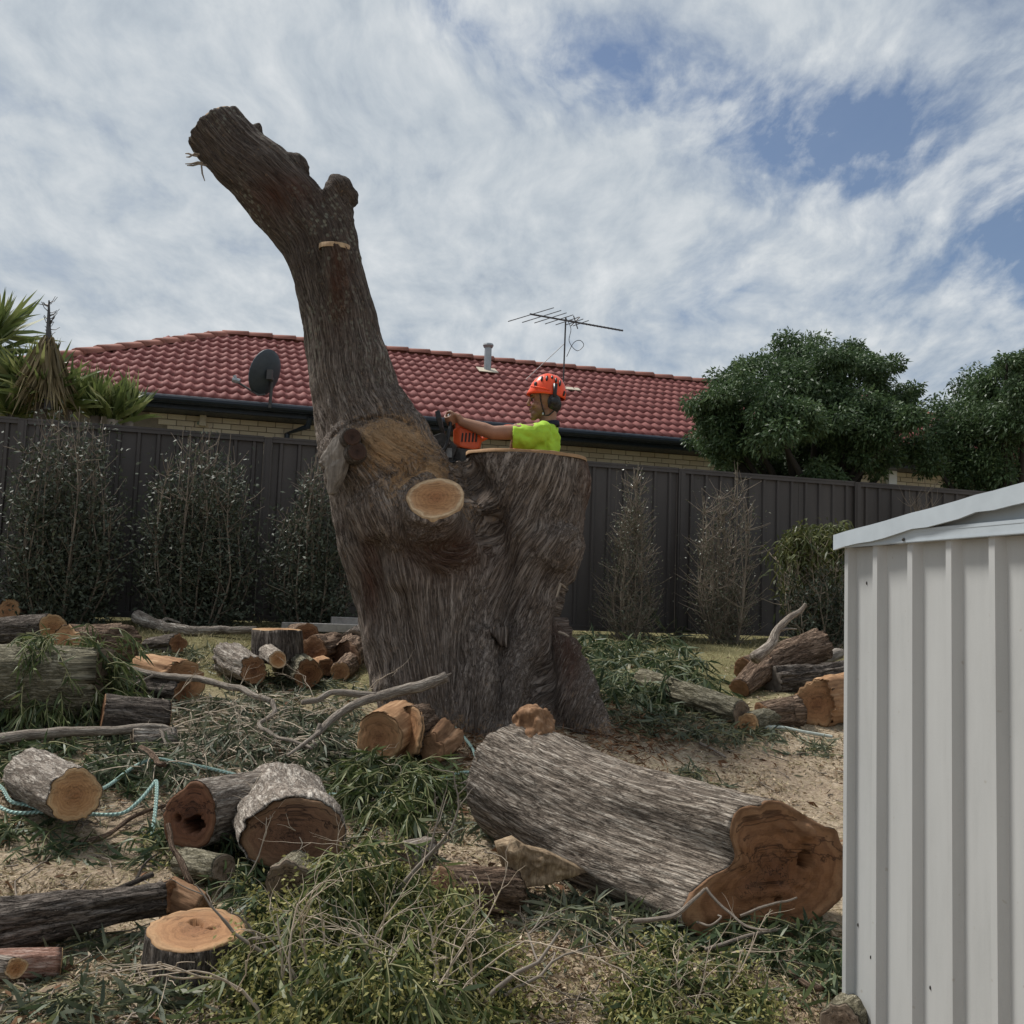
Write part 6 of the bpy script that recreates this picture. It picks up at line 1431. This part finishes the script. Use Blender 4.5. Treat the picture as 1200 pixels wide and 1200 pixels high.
# ------------------------------------------------------------ heaps of cut gum leaves, litter, chips and grass
LEAFS = []
for i in range(8):
    V, F, r = leaf_arrays(np.zeros((1, 3)), np.array([[1.0, 0, 0]]), .10, .0125, [-.25, -.1, 0, .15, .3, .1, .2, -.05][i], np.array([.25 + .09 * i])); LEAFS.append(np_mesh('leaf', V, F, True, {'rnd': r}))
for q_ in LEAFS: pass
def heap(label, ells, h, n, leaf=.12, mat='gum', lie=.3, up=.5, nl=18, bud=0, twig='greentwig', bare=0, parts=0, name='leafy_branch', cat='cut branch', tl=(.22, .45), lift=0.0, flat=1.0):
    xs_ = []; ys_ = []; rh = []
    area = np.array([e[2] * e[3] for e in ells], float); area /= area.sum()
    which = RNG.choice(len(ells), n, p=area); a = RNG.uniform(0, 6.283, n); r = np.sqrt(RNG.random(n))
    E = np.array(ells, float)[which]; px = E[:, 0] + E[:, 2] * r * np.cos(a); py = np.clip(E[:, 1] + E[:, 3] * r * np.sin(a), 745, 1500)
    B = gpt(px, py); B[:, 2] += lift + h * RNG.random(n) ** .8 * (1 - r ** 2) * 1.0
    c = B.mean(0); root = Vector((c[0], c[1], float(gz(c[0], c[1])))); t = empty(name, root, label, cat, 'heaps of cut gum foliage')
    out = B[:, :2] - c[:2]; out /= np.maximum(np.linalg.norm(out, axis=1, keepdims=True), .05)
    az = RNG.normal(size=(n, 2)) * .9 + out * .7; az /= np.linalg.norm(az, axis=1, keepdims=True); el = RNG.uniform(-.1, 1.0, n) * up
    D0 = np.c_[az * np.cos(el)[:, None], np.sin(el)]; L = RNG.uniform(*tl, n)
    tb = MB(); P = []; Dn = []; bp = []
    for i in range(n):
        s = np.linspace(0, 1, 6)[:, None]; side = np.array([-D0[i, 1], D0[i, 0], 0]) * RNG.normal() * .3
        pts = B[i] + D0[i] * s * L[i] + side * s * s * L[i] + np.array([0, 0, -1]) * (s ** 2) * L[i] * lie
        g = gz(pts[:, 0], pts[:, 1]) + .006; pts[:, 2] = np.maximum(pts[:, 2], g)
        tb.tube([Vector(p) for p in pts], [.0034, .003, .0026, .0022, .0018, .001], 4, False)
        k = int(nl * RNG.uniform(.6, 1.3)); f = RNG.uniform(.1, 1.0, k); j = np.minimum((f * 5).astype(int), 4); w = (f * 5 - j)[:, None]
        q = pts[j] * (1 - w) + pts[j + 1] * w; tang = unit(pts[j + 1] - pts[j])
        d = tang * .55 + RNG.normal(size=(k, 3)) * .55; d[:, 2] = d[:, 2] * flat - lie * .9; P.append(q); Dn.append(d)
        if bud and RNG.random() < bud:
            m_ = 46; e = pts[RNG.integers(3, 6)]; bp.append(e + RNG.normal(size=(m_, 3)) * np.array([.04, .04, .03]))
    P = np.concatenate(P); Dn = np.concatenate(Dn); k = len(P); ln = leaf * RNG.uniform(.55, 1.25, k)
    tip = P + unit(Dn) * ln[:, None]; g = gz(tip[:, 0], tip[:, 1]) + .004; bad = tip[:, 2] < g; Dn = unit(Dn); Dn[bad, 2] += (g - tip[:, 2])[bad] / ln[bad]
    V, F, rr = leaf_arrays(P, Dn, ln, ln * RNG.uniform(.095, .16, k), RNG.uniform(-.1, .5, k) * .6, np.clip(RNG.beta(2.2, 2.4, k) + RNG.normal(0, .04, k), 0, 1))
    tb.build('twig', M[twig], t, smooth=True, kind='stuff')
    link('foliage', np_mesh('foliage', V, F, True, {'rnd': rr}), M[mat], t, kind='stuff')
    if bp:
        bp = np.concatenate(bp); V, F, rr = leaf_arrays(bp, RNG.normal(size=bp.shape), .020, .009, 0, RNG.random(len(bp)), simple=True); link('flower_buds', np_mesh('flower_buds', V, F, True, {'rnd': rr}), M['bud'], t, kind='stuff')
    if parts:
        ids = np.argsort(-(P[:, 2] - gz(P[:, 0], P[:, 1])) + RNG.random(k) * .12)[:parts]
        for q in ids:
            o = bpy.data.objects.new('leaf', LEAFS[RNG.integers(8)]); COL.objects.link(o)
            if not o.data.materials: o.data.materials.append(M['gumfresh'])
            o.parent = t; o.matrix_parent_inverse = Matrix.Translation(-root)
            o.matrix_basis = Matrix.Translation(Vector(P[q])) @ Vector(Dn[q] + np.array([0, -.2, .2])).to_track_quat('X', 'Z').to_matrix().to_4x4() @ Matrix.Rotation(RNG.uniform(0, 6.28), 4, 'X') @ Matrix.Scale(RNG.uniform(.7, 1.15), 4)
    return t, root
def bare_twigs(t, starts, mat='twig', hgt=.3, n=3, thick=.005):
    b = MB()
    def grow(p, d, L, r, depth):
        pts = [p]; 
        for i in range(5):
            d = (d + Vector((random.gauss(0, .22), random.gauss(0, .22), random.gauss(0, .15)))).normalized(); pts.append(pts[-1] + d * L / 5)
        b.tube(pts, [r, r * .9, r * .8, r * .68, r * .55, r * .42], 5, False)
        if depth > 0:
            for j in (2, 3, 4, 5):
                if random.random() < .75: grow(pts[j], (d + Vector((random.gauss(0, .6), random.gauss(0, .5), random.gauss(0, .35)))).normalized(), L * random.uniform(.45, .75), r * .5, depth - 1)
    for (p, d) in starts: grow(p, d.normalized(), hgt * random.uniform(.7, 1.2), thick * random.uniform(.7, 1.2), 2)
    b.build('bare_twig', M[mat], t, smooth=True, kind='stuff')

t, rt = heap('big heap of bright gum leaves and yellow buds in the centre foreground', [(410, 1110, 85, 45), (512, 1165, 62, 45), (340, 1165, 50, 45), (460, 1085, 50, 30), (430, 1250, 130, 55)], .32, 620, .092, 'gumfresh', .85, 1.05, 16, bud=.9, parts=150, tl=(.16, .32))
bare_twigs(t, [(at_g(random.uniform(300, 590), random.uniform(1205, 1245), .05), Vector((random.uniform(-.6, .5), random.uniform(-.1, .3), random.uniform(.45, 1.1)))) for _ in range(15)], 'twig', .32, 3, .006)
bare_twigs(t, [(at_g(590, 1200, .08), Vector((.9, .4, .35))), (at_g(560, 1210, .08), Vector((.7, .5, .6))), (at_g(350, 1190, .08), Vector((-.5, .4, .8))), (at_g(460, 1100, .15), Vector((.6, .2, .8)))], 'stick', .42, 3, .009)
t, rt = heap('dense hanging gum leaves between the big dark ended log and the tree trunk', [(455, 935, 55, 36), (430, 915, 40, 24), (485, 930, 34, 22), (470, 965, 35, 18)], .17, 210, .105, 'gumfresh', .75, .7, 17, parts=70, tl=(.14, .32))
t, rt = heap('wide spread of wilting grey green leaves under the bare grey branches', [(230, 850, 120, 32), (330, 838, 80, 30), (280, 885, 110, 26), (360, 880, 50, 26), (180, 905, 50, 18)], .09, 400, .10, 'gumdull', .3, .35, 15, twig='twig', tl=(.15, .34))
bare_twigs(t, [(at_g(random.uniform(150, 400), random.uniform(830, 905), .03), Vector((random.uniform(-1, 1), random.uniform(-.4, .4), random.uniform(.0, .35)))) for _ in range(26)], 'twig', .30, 3, .0042)
t, rt = heap('green leaves piled round the bare grey branch at the far left', [(60, 885, 60, 24), (150, 895, 50, 22), (-20, 890, 50, 26), (110, 868, 50, 12)], .10, 170, .10, 'gum', .35, .45, 15, tl=(.14, .3))
t, rt = heap('leafy green sprays draped over the large mossy log', [(60, 842, 55, 16), (25, 846, 36, 12), (95, 838, 30, 12), (122, 842, 14, 12)], .46, 330, .095, 'gumfresh', .8, .5, 17, lift=.10, tl=(.14, .32))
t, rt = heap('long green gum leaves in the heap right of the tree trunk', [(740, 800, 50, 26), (780, 822, 50, 18), (712, 775, 34, 20), (790, 790, 44, 14), (755, 770, 60, 12)], .18, 330, .125, 'gum', .5, .7, 15, tl=(.15, .34))
t, rt = heap('flat scatter of green leaves in front of the long greenish log', [(800, 852, 70, 14), (850, 866, 45, 10), (760, 848, 44, 10)], .06, 120, .10, 'gumdull', .3, .3, 13, tl=(.12, .26))
t, rt = heap('small thin patch of leaves on the straw by the shed', [(968, 885, 26, 10), (820, 915, 34, 8)], .04, 30, .09, 'gumdull', .3, .3, 12, tl=(.1, .2))
t, rt = heap('green leaves at the foot of the fallen trunk lobed end', [(700, 1085, 55, 14), (755, 1098, 36, 12), (655, 1082, 16, 8)], .06, 84, .105, 'gumdull', .35, .35, 13, parts=20, tl=(.1, .22))
t, rt = heap('dark green leaves below the lobed log end against the shed', [(935, 1118, 44, 18), (968, 1145, 20, 22), (880, 1114, 40, 10)], .09, 100, .105, 'gum', .4, .4, 14, parts=20, tl=(.1, .24))
t, rt = heap('yellow green leafy heap with buds at the bottom edge right of centre', [(805, 1180, 50, 20), (775, 1205, 36, 18), (850, 1205, 36, 18), (820, 1240, 60, 18)], .18, 100, .10, 'gumfresh', .45, .75, 13, bud=.8, parts=50, tl=(.12, .26))
bare_twigs(t, [(at_g(random.uniform(750, 880), random.uniform(1130, 1215), .03), Vector((random.uniform(-.8, .8), random.uniform(-.3, .4), random.uniform(.2, .9)))) for _ in range(9)], 'twig', .24, 3, .004)
t, rt = heap('leaves and thin stalks round the hollow red log and the torn stub', [(285, 1035, 28, 18), (325, 1070, 24, 20), (262, 1005, 30, 12), (195, 1012, 20, 8)], .14, 110, .10, 'gum', .5, .6, 13, bud=.1, tl=(.12, .28))
bare_twigs(t, [(at_g(random.uniform(250, 390), random.uniform(1000, 1070), .03), Vector((random.uniform(-.4, 1), random.uniform(-.4, .3), random.uniform(.2, .8)))) for _ in range(9)], 'twig', .30, 2, .0042)
t, rt = heap('sparse grey green leaves on the ground round the orange cracked round', [(110, 1120, 45, 14), (160, 1172, 60, 14), (80, 1185, 60, 20), (60, 1088, 30, 8)], .04, 70, .10, 'gumdull', .3, .25, 12, parts=20, tl=(.1, .2))
t, rt = heap('thin leaf scatter on the ground beside the teal rope', [(60, 985, 50, 10), (10, 975, 40, 10), (200, 985, 24, 12), (130, 925, 40, 10)], .05, 66, .10, 'gum', .3, .3, 12, tl=(.1, .22))
t, rt = heap('leaves scattered between the trunk foot and the pale wood wedge', [(520, 930, 40, 18), (555, 975, 20, 12), (480, 890, 24, 10), (510, 1000, 14, 8)], .04, 60, .10, 'gumdull', .3, .3, 12, tl=(.1, .22))
t, rt = heap('small sprig of leaves in the back left log pile', [(250, 775, 50, 12), (190, 775, 36, 10), (330, 800, 50, 10)], .06, 100, .09, 'gumdull', .3, .35, 13, tl=(.12, .26))
t, rt = heap('upright pale green sprig by the fence right of the trunk', [(775, 752, 14, 5)], .22, 10, .20, 'gumdull', .4, 1.2, 6)

# litter over the whole yard
def scatter(n, xr, yr, keep=None, pw=1.0):
    px = RNG.uniform(*xr, n); py = yr[0] + (yr[1] - yr[0]) * RNG.random(n) ** pw; Q = gpt(px, py)
    if keep is not None:
        k = RNG.random(n) < keep(px, py, Q); Q, px, py = Q[k], px[k], py[k]
    return Q, px, py
def strew(name, label, cat, Q, L, wr, mat, tilt=.2, simple=True, lift=.006, up=0.0):
    n = len(Q); a = RNG.uniform(0, 6.283, n); d = np.c_[np.cos(a), np.sin(a), RNG.normal(0, tilt, n) + up]
    e = .03; sx_ = (gz(Q[:, 0] + e, Q[:, 1]) - gz(Q[:, 0] - e, Q[:, 1])) / (2 * e); sy_ = (gz(Q[:, 0], Q[:, 1] + e) - gz(Q[:, 0], Q[:, 1] - e)) / (2 * e)
    if not up: d[:, 2] += sx_ * d[:, 0] + sy_ * d[:, 1]
    P = Q.copy(); P[:, 2] += lift * RNG.uniform(.3, 2.2, n); ln = L[0] + (L[1] - L[0]) * RNG.random(n) ** 1.6
    V, F, r = leaf_arrays(P, d, ln, ln * RNG.uniform(*wr, n), RNG.uniform(0, .15, n), RNG.beta(1.8, 2.0, n), simple=simple)
    return link(name, np_mesh(name, V, F, True, {'rnd': r}), M[mat], None, label=label, cat=cat, kind='stuff')
def patch(Q, s, seed): return fbm(np.c_[Q[:, 0] * s, Q[:, 1] * s, np.zeros(len(Q))], seed, 3)
Q, px, py = scatter(170000, (-120, 1150), (770, 1290), lambda x, y, Q: np.clip((patch(Q, 2.2, 5) - .30) * 3, .12, 1))
strew('wood_chips', 'pale wood chips and sawdust strewn over the bare ground', 'wood chips', Q, (.007, .036), (.18, .5), 'straw', .45, lift=.006)
Q, px, py = scatter(48000, (-120, 1150), (745, 1290)); strew('straw', 'dry straw strands lying over the trampled yard', 'straw', Q, (.03, .11), (.025, .05), 'grass', .15, lift=.005)
Q, px, py = scatter(9000, (-120, 1100), (790, 1290), lambda x, y, Q: np.clip((patch(Q, 1.6, 15) - .42) * 6, .05, 1) * np.where(x > 600, .22, 1) * np.where((x > 640) & (y > 880) & (y < 1050), .4, 1) * np.where((x < 230) & (y > 970) & (y < 1050), .15, 1))
strew('leaf_litter', 'fallen gum leaves littering the ground among the logs', 'leaf litter', Q, (.04, .10), (.11, .17), 'gumdull', .15, simple=False, lift=.008)
Q, px, py = scatter(5200, (600, 880), (830, 930), lambda x, y, Q: np.exp(-((x - 720) / 95.) ** 2 - ((y - 868) / 32.) ** 2))
strew('bark_shreds', 'red brown bark shreds heaped at the right foot of the trunk', 'bark shreds', Q, (.03, .12), (.06, .14), 'shred', .35, lift=.014)
Q, px, py = scatter(5000, (470, 640), (840, 960), lambda x, y, Q: np.exp(-((x - 560) / 45.) ** 2 - ((y - 878) / 25.) ** 2))
strew('bark_shreds', 'red brown bark shreds at the front foot of the trunk', 'bark shreds', Q, (.03, .10), (.06, .14), 'shred', .35, lift=.012)
Q, px, py = scatter(52000, (-150, 1150), (718, 800), lambda x, y, Q: np.clip(1 - (y - 745) / 60., .1, 1))
strew('lawn_grass', 'dry yellowing lawn grass in front of the fence', 'grass', Q, (.03, .085), (.05, .10), 'grass', .5, lift=.0, up=1.1)
Q, px, py = scatter(9000, (-150, 1150), (780, 1250), lambda x, y, Q: np.clip((patch(Q, 1.1, 25) - .5) * 5, .02, 1) * np.where((x > 600) | (y > 960), .12, 1))
strew('grass_tufts', 'sparse short green grass tufts among the chips', 'grass', Q, (.03, .08), (.05, .09), 'gumdull', .6, lift=.0, up=.9)
Q, px, py = scatter(900, (-100, 1100), (765, 1260)); strew('bark_flakes', 'flakes of shed bark lying about the yard', 'bark', Q, (.03, .09), (.18, .38), 'shred', .3, lift=.010)
# small loose twigs
tb = MB()
Q, px, py = scatter(520, (-80, 1050), (760, 1260))
for q in Q:
    a = random.uniform(0, 6.28); L = random.uniform(.05, .22); d = Vector((math.cos(a), math.sin(a), 0)); pts = []
    for s in (0, .35, .7, 1): p = Vector(q) + d * L * s + Vector((-d.y, d.x, 0)) * random.gauss(0, .012); p.z = float(gz(p.x, p.y)) + .008 + random.uniform(0, .012); pts.append(p)
    tb.tube(pts, [.004, .0036, .003, .002], 4, False)
tb.build('loose_twigs', M['drytwig'], None, smooth=True, label='loose thin twigs lying over the yard', cat='twigs', kind='stuff')
